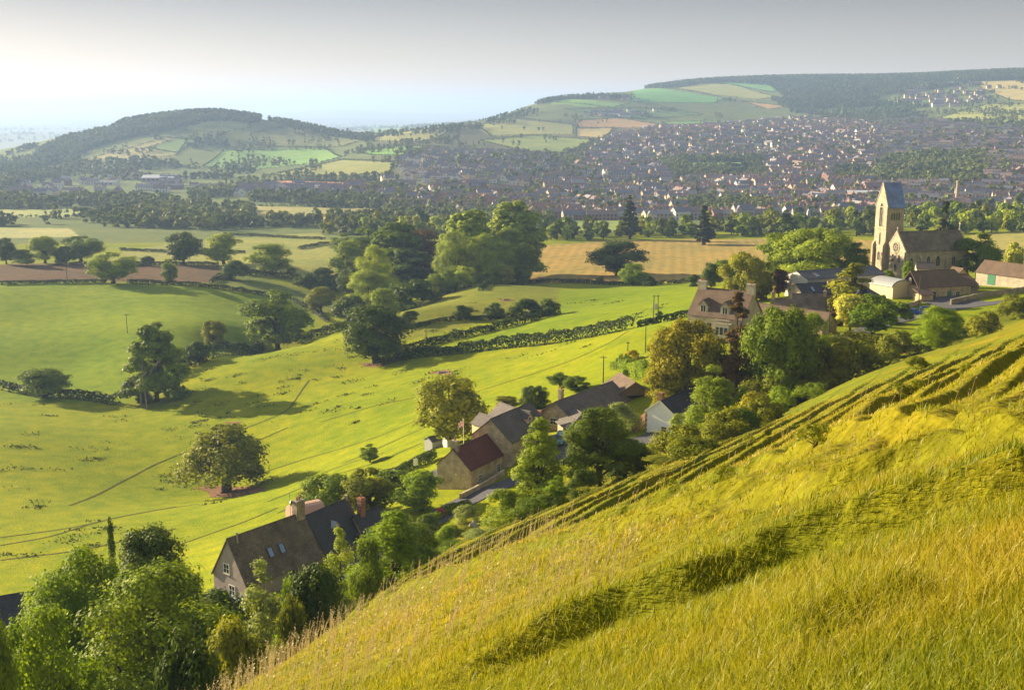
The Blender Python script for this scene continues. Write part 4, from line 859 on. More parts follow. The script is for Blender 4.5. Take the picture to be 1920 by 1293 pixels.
V_ = np.concatenate([scatter(P, st, 900, p, nz, th, FP + [CL[7][1], CL[8][1]]) for P, st, p, nz, th in VALL]); rv = np.hypot(V_[:, 0], V_[:, 1]); od = np.argsort(rv)
# nearest valley trees are things of their own
def belt(pts, s0, s1, phrase, group, rows, keys=('far',), mats=('mid', 'poplar', 'far', 'dark', 'olive')):
    pts = pts[np.argsort(np.hypot(pts[:, 0], pts[:, 1]))]; per = math.ceil(len(pts) / rows)
    for k in range(rows):
        row = pts[k * per:(k + 1) * per]; row = row[np.argsort(row[:, 0] / row[:, 1])]
        for j, (x, y, z) in enumerate(row):
            me, tm, W0, H0 = PROTO['far'][int(gh.integers(4))]; s = gh.uniform(s0, s1); root = empty('valley_tree', (x, y, z - .4), gh.uniform(0, 6)); root.scale = (s, s, s * gh.uniform(.85, 1.25))
            link('trunk', tm, root); c = link('crown', me, root); c.material_slots[0].link = 'OBJECT'; c.material_slots[0].material = L[mats[int(gh.integers(len(mats)))]]
            tag(root, 'tree %s from left in %s row of %s' % (ordinal(j + 1), ordinal(k + 1), phrase), 'tree', group)
belt(V_[od[:110]], .75, 1.35, 'the valley floor belt', 'trees of the valley belt', 4)
tree_mass(V_[od[110:]], 'valley_woodland', 'hazy tree belts filling the valley floor at left', 'far', .7, 1.3)
B1 = scatter([(1010,430),(1180,422),(1300,416),(1450,414),(1640,404),(1640,446),(1430,445),(1150,448),(1010,455)], 14, 700, .9, .02, -.32)
B2 = scatter([(1705,398),(1950,390),(1950,436),(1820,440),(1705,440)], 14, 700, .9, .02, -.32)
belt(B1[:90], .8, 1.25, 'the belt left of the church', 'trees of the belt behind the church', 3); belt(B2[:70], .8, 1.25, 'the belt right of the church', 'trees of the belt behind the church', 3)
print('houses', len(HO), 'belts', len(B1), len(B2))
# dim woods and hedges on the plain beyond the hills
pp = gh.uniform([-.5, math.log(5200)], [.1, math.log(14000)], (5000, 2)); xx_, yy_ = np.sin(pp[:, 0]) * np.exp(pp[:, 1]), np.cos(pp[:, 0]) * np.exp(pp[:, 1])
m = vnoise(xx_ * .0018, yy_ * .0018) + .4 * vnoise(xx_ * .006, yy_ * .006) > .0; tree_mass(np.stack([xx_[m], yy_[m], height(xx_[m], yy_[m])], 1), 'plain_woodland', 'faint woods on the misty plain beyond the hills', 'wood', 1.5, 3.2, 'woods', .5)
# ------------------------------------------------------------------ village buildings
STONE = masonry('cotswold_stone', [(.56, .44, .27), (.46, .36, .22)], .42, .17, (.36, .31, .22)); STONE_D = masonry('rubble_stone', [(.42, .34, .25), (.34, .28, .20)], .40, .16, (.30, .26, .2))
CHURCHSTONE = masonry('ashlar', [(.44, .37, .265), (.385, .32, .225)], .6, .3, (.32, .27, .19), .25); MANORSTONE = masonry('pale_ashlar', [(.50, .44, .35), (.44, .38, .29)], .6, .28, (.4, .35, .27), .2)
RENDER_M = plain('mauve_render', (.36, .30, .29), .9, .1, .12, 1.2, .2); WHITEWALL = plain('white_wall', (.86, .85, .80), .85, .15, .06, 1.5, .1); CREAMWALL = plain('cream_sheet', (.66, .54, .33), .6, .2, .06); GREYSHEET = plain('grey_sheet', (.30, .31, .32), .6, .3, .12); PALESHEET = plain('pale_sheet', (.55, .54, .49), .7, .2, .12)
REDBRICK = masonry('red_brick', [(.36, .12, .06), (.30, .09, .05)], .23, .075, (.38, .3, .24)); ORANGEBRICK = masonry('orange_brick', [(.48, .20, .09), (.42, .16, .07)], .23, .075, (.4, .32, .25))
STONETILE = tiles('stone_tile', [(.20, .155, .115), (.14, .112, .09)], .26, .3, (.16, .14, .06), .45); REDTILE = tiles('red_tile', [(.165, .055, .042), (.135, .045, .036)], .3, .26, None, .15); SLATE = tiles('slate', [(.060, .062, .075), (.048, .050, .060)], .24, .3, None, .2, .55)
GREYTILE = tiles('grey_tile', [(.15, .128, .115), (.12, .105, .098)], .32, .3, None, .2); BROWNTILE = tiles('brown_tile', [(.19, .125, .085), (.16, .105, .075)], .28, .26, (.13, .11, .05), .2); MOSSYTILE = tiles('mossy_stone_tile', [(.21, .17, .12), (.16, .13, .09)], .24, .3, (.16, .15, .06), .4)
SHEETROOF = tiles('corrugated', [(.085, .088, .10), (.075, .078, .09)], 1.8, 1.1, None, .2, .6); LEAD = plain('lead', (.42, .45, .50), .45, .5, .15, 2, 0, .3); BLUESLATE = tiles('blue_slate', [(.22, .31, .66), (.18, .27, .58)], .26, .3, (.14, .15, .17), .25, .45)
GLASS = plain('window_glass', (.035, .045, .06), .08, .6, .1); SKYGLASS = plain('rooflight_glass', (.16, .26, .48), .06, .9, .05); FRAME = plain('white_frame', (.72, .70, .60), .5, .4, .04); DARKWOOD = plain('dark_timber', (.09, .065, .05), .8, .2, .2); GREENPAINT = plain('green_paint', (.06, .22, .13), .5, .3, .1)
TERRA = plain('terracotta', (.32, .14, .08), .8, .2, .15); DARK = plain('dark_interior', (.012, .011, .010), .9, .1, .1); ASPHALT = plain('asphalt', (.085, .085, .095), .9, .2, .15, 1.2, .2); EARTH = plain('bare_earth', (.19, .11, .07), 1, .05, .25, 1.5, .4); CONCRETE = plain('concrete', (.33, .30, .27), .9, .1, .15); STEEL = plain('galvanised', (.45, .46, .47), .45, .5, .1, 3, 0, .6)
WOODPOLE = plain('pole_wood', (.10, .08, .065), .9, .1, .2, 3)
def add_roof(L_, W_, he, hr, mat, root, ov=.3, th=.16, name='roof', hip0=0, hip1=0):
    """two slopes meeting on the x axis; hip0 / hip1 slope the ends back"""
    b = MB(); l, w = L_ / 2 + ov, W_ / 2 + ov; k = (hr - he) / (W_ / 2); ze = he - k * ov; a0, a1 = -l + hip0, l - hip1
    for s in (1, -1):
        q = [(-l, s * w, ze), (l, s * w, ze), (a1, 0, hr), (a0, 0, hr)]; b.add(q + [(x, y, z + th) for x, y, z in q], [(0,1,2,3),(4,5,6,7),(0,1,5,4),(1,2,6,5),(3,0,4,7)])
    for hp, x, ax in ((hip0, -l, a0), (hip1, l, a1)):
        if hp: q = [(x, -w, ze), (x, w, ze), (ax, 0, hr)]; b.add(q + [(x_, y, z + th) for x_, y, z in q], [(0,1,2),(3,4,5),(0,1,4,3)])
    b.tube([(a0, 0, hr + th), (a1, 0, hr + th)], .12, 6); return b.build(name, mat, root)
def add_wall(L_, W_, he, hr, mat, root, down=3.5, hip0=0, hip1=0, name='wall'):
    b = MB(); l, w = L_ / 2, W_ / 2
    if hip0 or hip1: b.box(-l, l, -w, w, -down, he)
    else: b.prism([(-w, -down), (w, -down), (w, he), (0, hr - .02), (-w, he)], 'x', -l, l)
    return b.build(name, mat, root)
def add_chimney(roof, x, y, z0, z1, mat, sx=.9, sy=.7, pots=2, cap=CONCRETE):
    b = MB(); b.box(x - sx / 2, x + sx / 2, y - sy / 2, y + sy / 2, z0, z1); b.box(x - sx / 2 - .08, x + sx / 2 + .08, y - sy / 2 - .08, y + sy / 2 + .08, z1 - .35, z1 - .15); c = b.build('chimney', mat, roof)
    for i in range(pots):
        b = MB(); px = x + (i - (pots - 1) / 2) * .4; b.tube([(px, y, z1), (px, y, z1 + .3), (px, y, z1 + .5)], [.15, .12, .15], 8); b.build('chimney_pot', TERRA, c)
    return c
def face_pt(f, l, w, s, z, o):
    return {'b': (s, -w - o, z), 'f': (s, w + o, z), 'l': (-l - o, s, z), 'r': (l + o, s, z)}[f]
def add_window(root, L_, W_, f, s, z, w=1.1, h=1.2, mul=2, bars=1, frame=FRAME, name='window', arch=False, sill=None):
    l_, w_ = L_ / 2, W_ / 2
    def bx(b, s0, s1, z0, z1, o0, o1):
        p, q = face_pt(f, l_, w_, s + s0, z + z0, o0), face_pt(f, l_, w_, s + s1, z + z1, o1)
        b.box(min(p[0], q[0]), max(p[0], q[0]), min(p[1], q[1]), max(p[1], q[1]), z + z0, z + z1)
    def pl(b, poly, o0, o1):
        n = len(poly); b.add([face_pt(f, l_, w_, s + a, z + c, o0) for a, c in poly] + [face_pt(f, l_, w_, s + a, z + c, o1) for a, c in poly], [tuple(range(n)), tuple(range(n, 2 * n))] + [(i, (i + 1) % n, n + (i + 1) % n, n + i) for i in range(n)])
    b = MB()
    if arch:
        def ol(k): return [(-w / 2 * k, 0)] + [(-w / 2 * k * math.cos(t), h * .62 + (h * .38 + (k - 1) * .2) * math.sin(t) ** .9) for t in np.linspace(0, math.pi / 2, 5)][:-1] + [(0, h + (k - 1) * .3)] + [(w / 2 * k * math.cos(t), h * .62 + (h * .38 + (k - 1) * .2) * math.sin(t) ** .9) for t in np.linspace(math.pi / 2, 0, 5)][1:] + [(w / 2 * k, 0)]
        A_, B_ = ol(1.28), ol(1.0); n = len(A_); V_ = [face_pt(f, l_, w_, s + a, z + c, o) for P in (A_, B_) for o in (-.05, .12) for a, c in P]
        b.add(V_, [(i, (i + 1) % n, n + (i + 1) % n, n + i) for i in range(n)] + [(2 * n + i, 2 * n + (i + 1) % n, 3 * n + (i + 1) % n, 3 * n + i) for i in range(n)] + [(n + i, n + (i + 1) % n, 3 * n + (i + 1) % n, 3 * n + i) for i in range(n)])
        for i in range(1, mul): bx(b, -w / 2 + w * i / mul - .07, -w / 2 + w * i / mul + .07, 0, h * .72, .02, .1)
        o = b.build(name, frame, root); b = MB(); pl(b, B_, -.02, .03); b.build('pane', GLASS, o); return o
    for a in ((-w / 2 - .08, -w / 2 + .02, -.08, h + .08), (w / 2 - .02, w / 2 + .08, -.08, h + .08)): bx(b, *a, -.03, .07)
    bx(b, -w / 2 + .02, w / 2 - .02, -.08, .03, -.03, .07); bx(b, -w / 2 + .02, w / 2 - .02, h - .03, h + .08, -.03, .07)
    for i in range(1, mul): x = -w / 2 + w * i / mul; bx(b, x - .035, x + .035, .03, h - .03, -.02, .055)
    for i in range(1, bars + 1): q = h * i / (bars + 1); bx(b, -w / 2 + .02, w / 2 - .02, q - .025, q + .025, -.02, .05)
    o = b.build(name, frame, root); b = MB(); bx(b, -w / 2 + .021, w / 2 - .021, .031, h - .031, -.02, .03); b.build('pane', GLASS, o)
    if sill: b = MB(); bx(b, -w / 2 - .2, w / 2 + .2, -.2, -.081, -.02, .14); b.build('sill', sill, o)
    return o
def add_door(root, L_, W_, f, s, w, h, mat=DARKWOOD, name='door', z=0):
    b = MB(); p, q = face_pt(f, L_ / 2, W_ / 2, s - w / 2, 0, -.05), face_pt(f, L_ / 2, W_ / 2, s + w / 2, 0, .06)
    b.box(min(p[0], q[0]), max(p[0], q[0]), min(p[1], q[1]), max(p[1], q[1]), z, z + h); return b.build(name, mat, root)
def on_ridge(nm, lb, cat, p1, p2, zr, hr):
    """root of a building whose ridge runs between two photo points at height zr; hr is the ridge height over its base"""
    a, b = at_z(*p1, zr), at_z(*p2, zr); c = (a + b) / 2; d = b - a; root = empty(nm, (c[0], c[1], zr - hr), math.atan2(d[1], d[0])); tag(root, lb, cat); return root, float(np.hypot(d[0], d[1]))
def seat(u, v, h):
    """height of a ridge seen at (u, v) whose building stands h tall on the ground"""
    for r in np.linspace(100, 420, 641):
        q = at_r(u, v, r)
        if q[2] - hz(q[0], q[1]) < h: return q[2]
    return at_r(u, v, 200)[2]
def gable_house(nm, lb, cat, p1, p2, zr, hr, W_, drop, wall, roof, ov=.3, hip0=0, hip1=0, down=4):
    root, L_ = on_ridge(nm, lb, cat, p1, p2, zr, hr); add_wall(L_, W_, hr - drop, hr, wall, root, down, hip0, hip1); rf = add_roof(L_, W_, hr - drop, hr, roof, root, ov, hip0=hip0, hip1=hip1); return root, L_, rf
def add_dormer(root, L_, W_, he, hr, x, w, z0, h, wall, roof, side=-1, win=True, ln=2.6):
    """gabled dormer on the roof slope at x"""
    k = (hr - he) / (W_ / 2); yo = (hr - z0) / k; b = MB(); y0, y1 = side * yo, side * max(yo - ln, .1)
    b.prism([(x - w / 2, z0 - .9), (x + w / 2, z0 - .9), (x + w / 2, z0 + h), (x, z0 + h + w * .55), (x - w / 2, z0 + h)], 'y', min(y0, y1), max(y0, y1)); d = b.build('dormer', wall, root); b = MB()
    for s in (1, -1):
        q = [(x, z0 + h + w * .55), (x + s * (w / 2 + .18), z0 + h - .18), (x + s * (w / 2 + .18), z0 + h - .06), (x, z0 + h + w * .55 + .14)]; b.prism(q, 'y', min(y0 + side * .2, y1), max(y0 + side * .2, y1))
    b.build('dormer_roof', roof, d)
    if win:
        b = MB(); yy = y0 + side * .05; bw = w * .62
        for a0, a1, c0, c1 in ((x - bw / 2, x - bw / 2 + .09, z0, z0 + h * .9), (x + bw / 2 - .09, x + bw / 2, z0, z0 + h * .9), (x - .04, x + .04, z0, z0 + h * .9)): b.box(a0, a1, min(y0, yy), max(y0, yy), c0, c1)
        b.build('window', FRAME, d); b = MB(); yy = y0 + side * .02; b.box(x - bw / 2 + .091, x - .041, min(y0, yy), max(y0, yy), z0, z0 + h * .88); b.box(x + .041, x + bw / 2 - .091, min(y0, yy), max(y0, yy), z0, z0 + h * .88); b.build('pane', GLASS, d)
    return d
def rooflight(root, W_, he, hr, x, zc, w=.75, ln=1.3, side=-1):
    k = (hr - he) / (W_ / 2); n = Vector((0, side * k, 1)).normalized(); t = Vector((0, -side, k)).normalized(); c = Vector((x, side * (hr - zc) / k, zc)) + n * .17
    def slab(b, a0, a1, c0, c1, d0, d1):
        q = [c + Vector((a, 0, 0)) + t * s_ + n * d for d in (d0, d1) for a, s_ in ((a0, c0), (a1, c0), (a1, c1), (a0, c1))]; b.add(q, [(0,1,2,3),(4,5,6,7),(0,1,5,4),(1,2,6,5),(2,3,7,6),(3,0,4,7)])
    b = MB()
    for q in ((-w / 2 - .08, -w / 2, -ln / 2, ln / 2), (w / 2, w / 2 + .08, -ln / 2, ln / 2), (-w / 2 - .08, w / 2 + .08, ln / 2, ln / 2 + .1), (-w / 2 - .08, w / 2 + .08, -ln / 2 - .1, -ln / 2)): slab(b, *q, -.1, .12)
    f = b.build('rooflight', DARKWOOD, root); b = MB(); slab(b, -w / 2, w / 2, -ln / 2, ln / 2, -.05, .07); b.build('pane', SKYGLASS, f)

# --- the gabled cottage nearest the camera: stone tiled block, then two lower slated blocks
root, L_, rf = gable_house('gabled_cottage', 'gabled cottage with mauve end wall, steep stone tiled roof and two blue rooflights', 'house', (427, 1011), (566, 962), -57.4, 9.0, 7.2, 5.6, RENDER_M, STONETILE, .25)
c = add_chimney(rf, L_ / 2 - .6, 0, 8.2, 11.2, STONE_D, 1.5, 1.1, 2)
b = MB(); b.tube([(L_ / 2 - 1.7, .5, 9), (L_ / 2 - 1.7, .5, 12.4)], .04, 5); b.tube([(L_ / 2 - 1.7, .2, 11.0), (L_ / 2 - 1.75, .3, 11.0)], [.42, .34], 10); b.build('aerial', STEEL, rf)
b = MB(); b.tube([(-L_ / 2 + 1.2, -.5, 7.8), (-L_ / 2 + 1.2, -.5, 9.5), (-L_ / 2 + 1.2, -.5, 9.8)], [.12, .12, .17], 8); b.build('flue', STEEL, rf)
rooflight(root, 7.2, 3.4, 9, -1.1, 5.9); rooflight(root, 7.2, 3.4, 9, .9, 5.9)
for z_, s_ in ((4.0, .6), (1.1, -.4)): add_window(root, L_, 7.2, 'l', s_, z_, 1.15, 1.35, 2, 1, sill=CONCRETE)
add_window(root, L_, 7.2, 'b', 1.6, 1.6, 1.6, 1.4, 3, 1); add_window(root, L_, 7.2, 'b', 5, 1.4, 1.2, 1.3, 2, 1)
b = MB(); q = [(-L_ / 2 - 3.4, -.4), (-L_ / 2, .95), (-L_ / 2, 1.1), (-L_ / 2 - 3.5, -.25)]; b.prism([(x, z) for x, z in q], 'y', -3.4, 3.6)
for i in range(9): y = -3.3 + i * .85; b.add([(-L_/2-3.45, y-.03, -.25), (-L_/2-3.45, y+.03, -.25), (-L_/2, y+.03, 1.1), (-L_/2, y-.03, 1.1), (-L_/2-3.45, y-.03, -.17), (-L_/2-3.45, y+.03, -.17), (-L_/2, y+.03, 1.18), (-L_/2, y-.03, 1.18)], [(4,5,6,7),(0,1,5,4),(2,3,7,6),(1,2,6,5),(3,0,4,7)])
ln_ = b.build('lean_to_roof', LEAD, root); b = MB(); b.box(-L_ / 2 - 3.2, -L_ / 2 - .01, -3.2, 3.4, -4, -.55); b.build('lean_to_wall', STONE_D, root)
L0 = L_
root2, L_, rf = gable_house('slate_cottage', 'dark slate roofed cottage joined to the gabled cottage, small white dormer', 'house', (573, 968), (649, 936), -58.6, 8.0, 7.6, 5.2, STONE_D, SLATE, .2)
d = add_dormer(root2, L_, 7.6, 2.8, 8.0, -.4, 1.15, 5.0, .7, FRAME, LEAD); b = MB(); b.box(L_ / 2 - .2, L_ / 2 + .1, -.25, .25, 7.9, 8.7); b.build('finial', CONCRETE, rf)
add_window(root2, L_, 7.6, 'b', -1, .9, 1.2, 1.2)
root3, L_, rf = gable_house('slate_wing', 'low slate roofed wing with red brick chimney beyond the slate cottage', 'house', (664, 968), (712, 950), -60.6, 6.0, 6.0, 3.6, STONE_D, SLATE, .2)
add_chimney(rf, -1.2, 0, 5.6, 8.6, REDBRICK, .9, .9, 1)
# --- red roofed stone house above the road
root, L_, rf = gable_house('stone_house', 'stone house with long dark red tiled roof beside the road', 'house', (850, 843), (948, 799), -58.4, 6.9, 7.0, 3.2, STONE, REDTILE, .15)
add_chimney(rf, -L_ / 2 + .5, 0, 6.5, 8.5, STONE_D, .8, 1.3, 1); add_chimney(rf, 3.2, .6, 6.2, 8.4, STONE_D, 1.2, .8, 2)
add_window(root, L_, 7, 'b', .5, 1.0, 1.05, 1.45, 2, 2, sill=CONCRETE); add_window(root, L_, 7, 'b', 5.5, 1.0, 1.05, 1.3, 2, 1, sill=CONCRETE); add_window(root, L_, 7, 'b', -5.6, 1.0, .9, 1.1, 2, 1, sill=CONCRETE)
b = MB(); b.box(-L_ / 2 - .06, -L_ / 2 + .3, -.6, -.35, 2.4, 2.6); b.build('wall_vent', FRAME, root)
# --- grey tiled house behind it with dormers and small wings
root, L_, rf = gable_house('grey_tiled_house', 'grey tiled house with pale pink dormer behind the red roofed stone house', 'house', (921, 786), (992, 756), -55.4, 6.6, 8.6, 3.6, STONE, GREYTILE, .3)
add_dormer(root, L_, 8.6, 3.0, 6.6, 2.2, 2.0, 4.2, 1.2, plain('pink_render', (.62, .45, .38), .8, .2, .08), GREYTILE, -1, True, 3.4); add_window(root, L_, 8.6, 'b', -2, .9, 1.2, 1.2)
gable_house('tiled_wing', 'small brown tiled wing with cream wall behind the grey tiled house', 'house', (938, 755), (972, 768), -55.6, 6, 4.6, 1.9, CREAMWALL, GREYTILE, .3)
gable_house('tiled_outhouse', 'smallest tiled roof at the left corner of the grey tiled house', 'house', (900, 775), (926, 783), -57.4, 4.4, 4.0, 1.5, CREAMWALL, GREYTILE, .25)
# --- bungalow with wide dark roof
root, L_, rf = gable_house('bungalow', 'wide dark tiled bungalow beside the car park with stone gable', 'house', (1042, 754), (1147, 716), -55.2, 5.4, 9.0, 3.2, STONE, GREYTILE, .4)
add_chimney(rf, -L_ / 2 + 4.2, 1.6, 3.8, 6.9, STONE_D, .9, .7, 1); add_window(root, L_, 9, 'l', .2, 1.0, 2.0, 1.2, 3, 1, BLUF if False else FRAME); add_chimney(rf, -L_ / 2 - .5, 3.4, -2, 3.4, ORANGEBRICK, .7, 1.0, 0)
gable_house('bungalow_wing', 'front wing of the bungalow with hipped dark tiles', 'house', (1075, 765), (1098, 780), -56.4, 4.2, 6.5, 2.2, STONE, GREYTILE, .4, 0, 2.2)
# --- brown garage
root, L_, rf = gable_house('brown_garage', 'brown tiled double garage with dark open front beside the bungalow', 'garage', (1190, 717), (1162, 700), -54.9, 5.0, 8.0, 2.4, plain('brown_board', (.17, .12, .09), .8, .2, .15), BROWNTILE, .4)
add_door(root, L_, 8, 'l', 0, 6.6, 2.3, DARK, 'garage_opening', 0); b = MB(); b.box(-L_ / 2 - .25, -L_ / 2 - .07, 3.4, 3.6, -1, 2.5); b.box(-L_ / 2 - .25, -L_ / 2 - .07, -3.6, -3.4, -1, 2.5); b.build('garage_post', FRAME, root)
# --- white house
root, L_, rf = gable_house('white_house', 'white gabled house with slate roof and two red brick chimneys', 'house', (1238, 753), (1308, 723), -52.6, 6.2, 5.9, 2.1, WHITEWALL, SLATE, .12)
add_chimney(rf, -L_ / 2 + .9, .3, 5.6, 7.7, REDBRICK, .8, .8, 0); add_chimney(rf, L_ / 2 - .6, 0, 5.6, 7.6, REDBRICK, .8, .8, 1); add_window(root, L_, 5.9, 'l', -.9, .2, .8, 1.3, 1, 0, DARKWOOD); add_window(root, L_, 5.9, 'b', 1, 2.2, 1, 1.1)
b = MB()
for i in range(9): b.box(-L_ / 2 - .05, -L_ / 2 + .1, 2.95 - (.35 if i % 2 else .22), 3.0, i * .45 - .1, i * .45 + .3)
b.build('brick_quoins', REDBRICK, root)
b = MB(); q = [(-3.1, 3.95), (0, 6.22), (3.1, 3.95), (3.1, 4.2), (0, 6.5), (-3.1, 4.2)]; b.prism(q, 'x', -L_ / 2 - .2, -L_ / 2 - .12); b.build('bargeboard', FRAME, root)
# --- manor house
root, L_, rf = gable_house('manor_house', 'three storey pale stone manor with brown tiled roof and two gabled dormers', 'house', (1312, 539), (1412, 549), -42.6, 11.2, 11.0, 5.6, MANORSTONE, BROWNTILE, .3)
add_chimney(rf, -L_ / 2 + .8, 0, 10.2, 13.0, MANORSTONE, 2.2, .9, 3); add_chimney(rf, L_ / 2 - .5, 0, 10.2, 13.3, MANORSTONE, 2.0, .9, 3)
S_ = -1
for x_ in (-3.4, 2.2): add_dormer(root, L_, 11, 5.6, 11.2, x_, 2.3, 6.3, 1.7, MANORSTONE, BROWNTILE, S_, True, 3.4)
for x_ in (-4.6, -1.4): add_window(root, L_, 11, 'b', x_, 2.4, 1.3, 1.6, 2, 1, MANORSTONE); add_window(root, L_, 11, 'b', x_, -.6, 1.3, 1.6, 2, 1, MANORSTONE)
b = MB(); b.box(1.0, 4.6, -7.6, -5.51, -4, 4.4); by = b.build('bay', MANORSTONE, root); b = MB()
for i in range(12): b.box(1.05 + i * .31, 1.2 + i * .31, -7.5, -7.35, 4.55, 5.3)
b.box(.95, 4.65, -7.6, -7.25, 5.3, 5.45); b.box(.95, 4.65, -7.65, -7.25, 4.41, 4.55); b.build('balustrade', MANORSTONE, by)
for x_ in (1.7, 2.8, 3.9):
    for z_ in (2.0, -1.2): b = MB(); b.box(x_ - .35, x_ + .35, -7.64, -7.6, z_, z_ + 1.7); b.build('window', GLASS, by)
for s_ in (-3.2, 0, 3.2): add_window(root, L_, 11, 'r', s_, 2.2, 1.1, 1.5, 2, 1, MANORSTONE)
# --- ranges behind the manor
gable_house('long_range', 'long low brown tiled range running from the manor to the trees', 'house', (1424, 569), (1557, 587), -48.6, 5.4, 7.0, 3.2, STONE, BROWNTILE, .25)
root, L_, rf = gable_house('stone_tiled_house', 'dark stone tiled house with end chimneys behind the long range', 'house', (1487, 551), (1549, 554), -47.4, 7.0, 8.0, 4.6, STONE_D, STONETILE, .2)
add_chimney(rf, L_ / 2 - .3, 0, 6.5, 8.2, STONE_D, .8, .8, 1); add_chimney(rf, -L_ / 2 - .2, 1, 5.8, 9.4, STONE_D, .8, .8, 1)
root, L_, rf = gable_house('stone_tiled_wing', 'lower dark wing with tall chimney left of the stone tiled house', 'house', (1447, 560), (1486, 562), -49.0, 5.4, 6.0, 3.0, STONE_D, STONETILE, .2); add_chimney(rf, -L_ / 2 + .4, 0, 5.0, 7.2, STONE_D, .9, .8, 2)
# --- farm barns
root, L_, rf = gable_house('long_barn', 'long grey corrugated barn with pale gable below the church tower', 'barn', (1494, 509), (1640, 500), -48.6, 6.6, 11.0, 1.7, GREYSHEET, SHEETROOF, .2)
b = MB(); b.prism([(-5.5, -3), (5.5, -3), (5.5, 4.9), (0, 6.58), (-5.5, 4.9)], 'x', -L_ / 2 - .08, -L_ / 2 - .01); b.build('gable_cladding', PALESHEET, root); rooflight(root, 11, 4.9, 6.6, -9.6, 5.6, 1, 2.4)
root, L_, rf = gable_house('low_barn', 'low stone barn with one rooflight in front of the long grey barn', 'barn', (1493, 533), (1566, 529), -50.6, 5.0, 8.0, 2.7, STONE_D, SLATE, .2); rooflight(root, 8, 2.3, 5, -2.4, 3.6, .9, 1.9); add_chimney(rf, L_ / 2 - 3.4, -1.6, 3, 5.6, STONE_D, .5, .5, 1)
root, L_, rf = gable_house('hipped_barn', 'wide dark hipped roof barn behind the vivid round tree', 'barn', (1612, 538), (1648, 537), -49.8, 5.0, 13.0, 3.0, STONE_D, SHEETROOF, .4, 2.2, 4.6)
q = at_z(1672, 524, -49.5); root = empty('cream_barn', (q[0], q[1], -54.2), R(-62)); tag(root, 'cream clad barn with curved roof beside the dark cedar', 'barn'); b = MB(); arc = [(-4, -3), (4, -3), (4, 3.2)] + [(4 * math.cos(t), 3.2 + 1.7 * math.sin(t)) for t in np.linspace(.2, math.pi - .2, 8)] + [(-4, 3.2)]
b.prism(arc, 'x', -4.5, 4.5); b.build('wall', CREAMWALL, root); b = MB(); A_ = [(4.2 * math.cos(t), 3.3 + 1.8 * math.sin(t)) for t in np.linspace(.0, math.pi, 11)]; A2 = [(4.35 * math.cos(t), 3.3 + 1.95 * math.sin(t)) for t in np.linspace(math.pi, 0, 11)]; b.prism(A_ + A2, 'x', -4.7, 4.4); b.build('roof', GREYSHEET, root)
b = MB(); b.box(-4.3, 3.5, 4.01, 9.5, -3, 3.3); b.build('annexe_wall', CREAMWALL, root); b = MB(); b.box(-4.5, 3.7, 4.2, 9.7, 3.31, 3.5); b.build('annexe_roof', GREYTILE, root)
# --- the school like stone building
root, L_, rf = gable_house('village_hall', 'stone village hall with brown roof, left gable and lean-to beside the road', 'hall', (1708, 509), (1806, 505), -46.6, 7.6, 8.4, 4.0, STONE, BROWNTILE, .25, 0, 3.2)
add_window(root, L_, 8.4, 'l', 0, 4.6, .8, 1.1, 1, 0, CONCRETE); add_window(root, L_, 8.4, 'b', -3.5, .6, 1.2, 1.5, 2, 1, CONCRETE); add_door(root, L_, 8.4, 'b', 1.6, 1.3, 2.2, GREENPAINT); add_window(root, L_, 8.4, 'b', 4.4, .7, 1.3, 1.2)
b = MB(); b.box(-L_ / 2 - 1.6, -L_ / 2 + 2.2, -8.2, -4.21, -3, 2.1); b.build('porch_wall', STONE, root); b = MB(); b.prism([(-8.5, 1.9), (-4.1, 3.3), (-4.1, 3.5), (-8.6, 2.1)], 'x', -L_ / 2 - 1.9, -L_ / 2 + 2.5); b.build('porch_roof', BROWNTILE, root)
gable_house('hall_extension', 'right hand extension of the village hall with low brown roof', 'hall', (1792, 514), (1836, 516), -48.2, 5.6, 7.2, 3.0, STONE_D, BROWNTILE, .2, 0, 3)
root, L_, rf = gable_house('green_door_barn', 'stone barn with tall green door at the right picture edge', 'barn', (1847, 488), (1945, 500), -46.6, 6.6, 8.0, 3.2, MANORSTONE, BROWNTILE, .25)
add_door(root, L_, 8, 'b', -3.4, 2.6, 3.2, GREENPAINT)
gable_house('ivy_outhouse', 'small cream outhouse with brown roof in front of the church wall', 'outhouse', (1718, 492), (1752, 493), -48.8, 4.6, 5, 1.6, CREAMWALL, GREYTILE, .2)
gable_house('rear_outhouse', 'small pale roofed outhouse between village hall and church', 'outhouse', (1786, 501), (1806, 504), -47.8, 4.6, 4.5, 1.6, STONE, BROWNTILE, .2)
# --- church
zr = -42.7; root, L_ = on_ridge('village_church', 'village church with blue grey saddleback tower and mossy stone tiled nave', 'church', (1682, 435), (1800, 431), zr, 13.4); HW = 5.5
add_wall(L_, 11, 7.2, 13.4, CHURCHSTONE, root, 5); rf = add_roof(L_ - 1, 11, 7.2, 13.3, MOSSYTILE, root, .3)
for e0, e1 in ((-L_ / 2 - .1, -L_ / 2 + .45), (L_ / 2 - .45, L_ / 2 + .1)): b = MB(); b.prism([(0, 13.95), (5.9, 7.2), (5.9, 6.8), (0, 13.35), (-5.9, 6.8), (-5.9, 7.2)], 'x', e0, e1); b.build('gable_coping', CHURCHSTONE, root)
def cross(x, y, z, h=1.3):
    b = MB(); b.box(x - .1, x + .1, y - .1, y + .1, z, z + h); b.box(x - .1, x + .1, y - .4, y + .4, z + h * .6, z + h * .75); b.build('cross', CHURCHSTONE, root)
cross(-L_ / 2 + .2, 0, 13.9); cross(L_ / 2 - .2, 0, 13.9, 2.6)
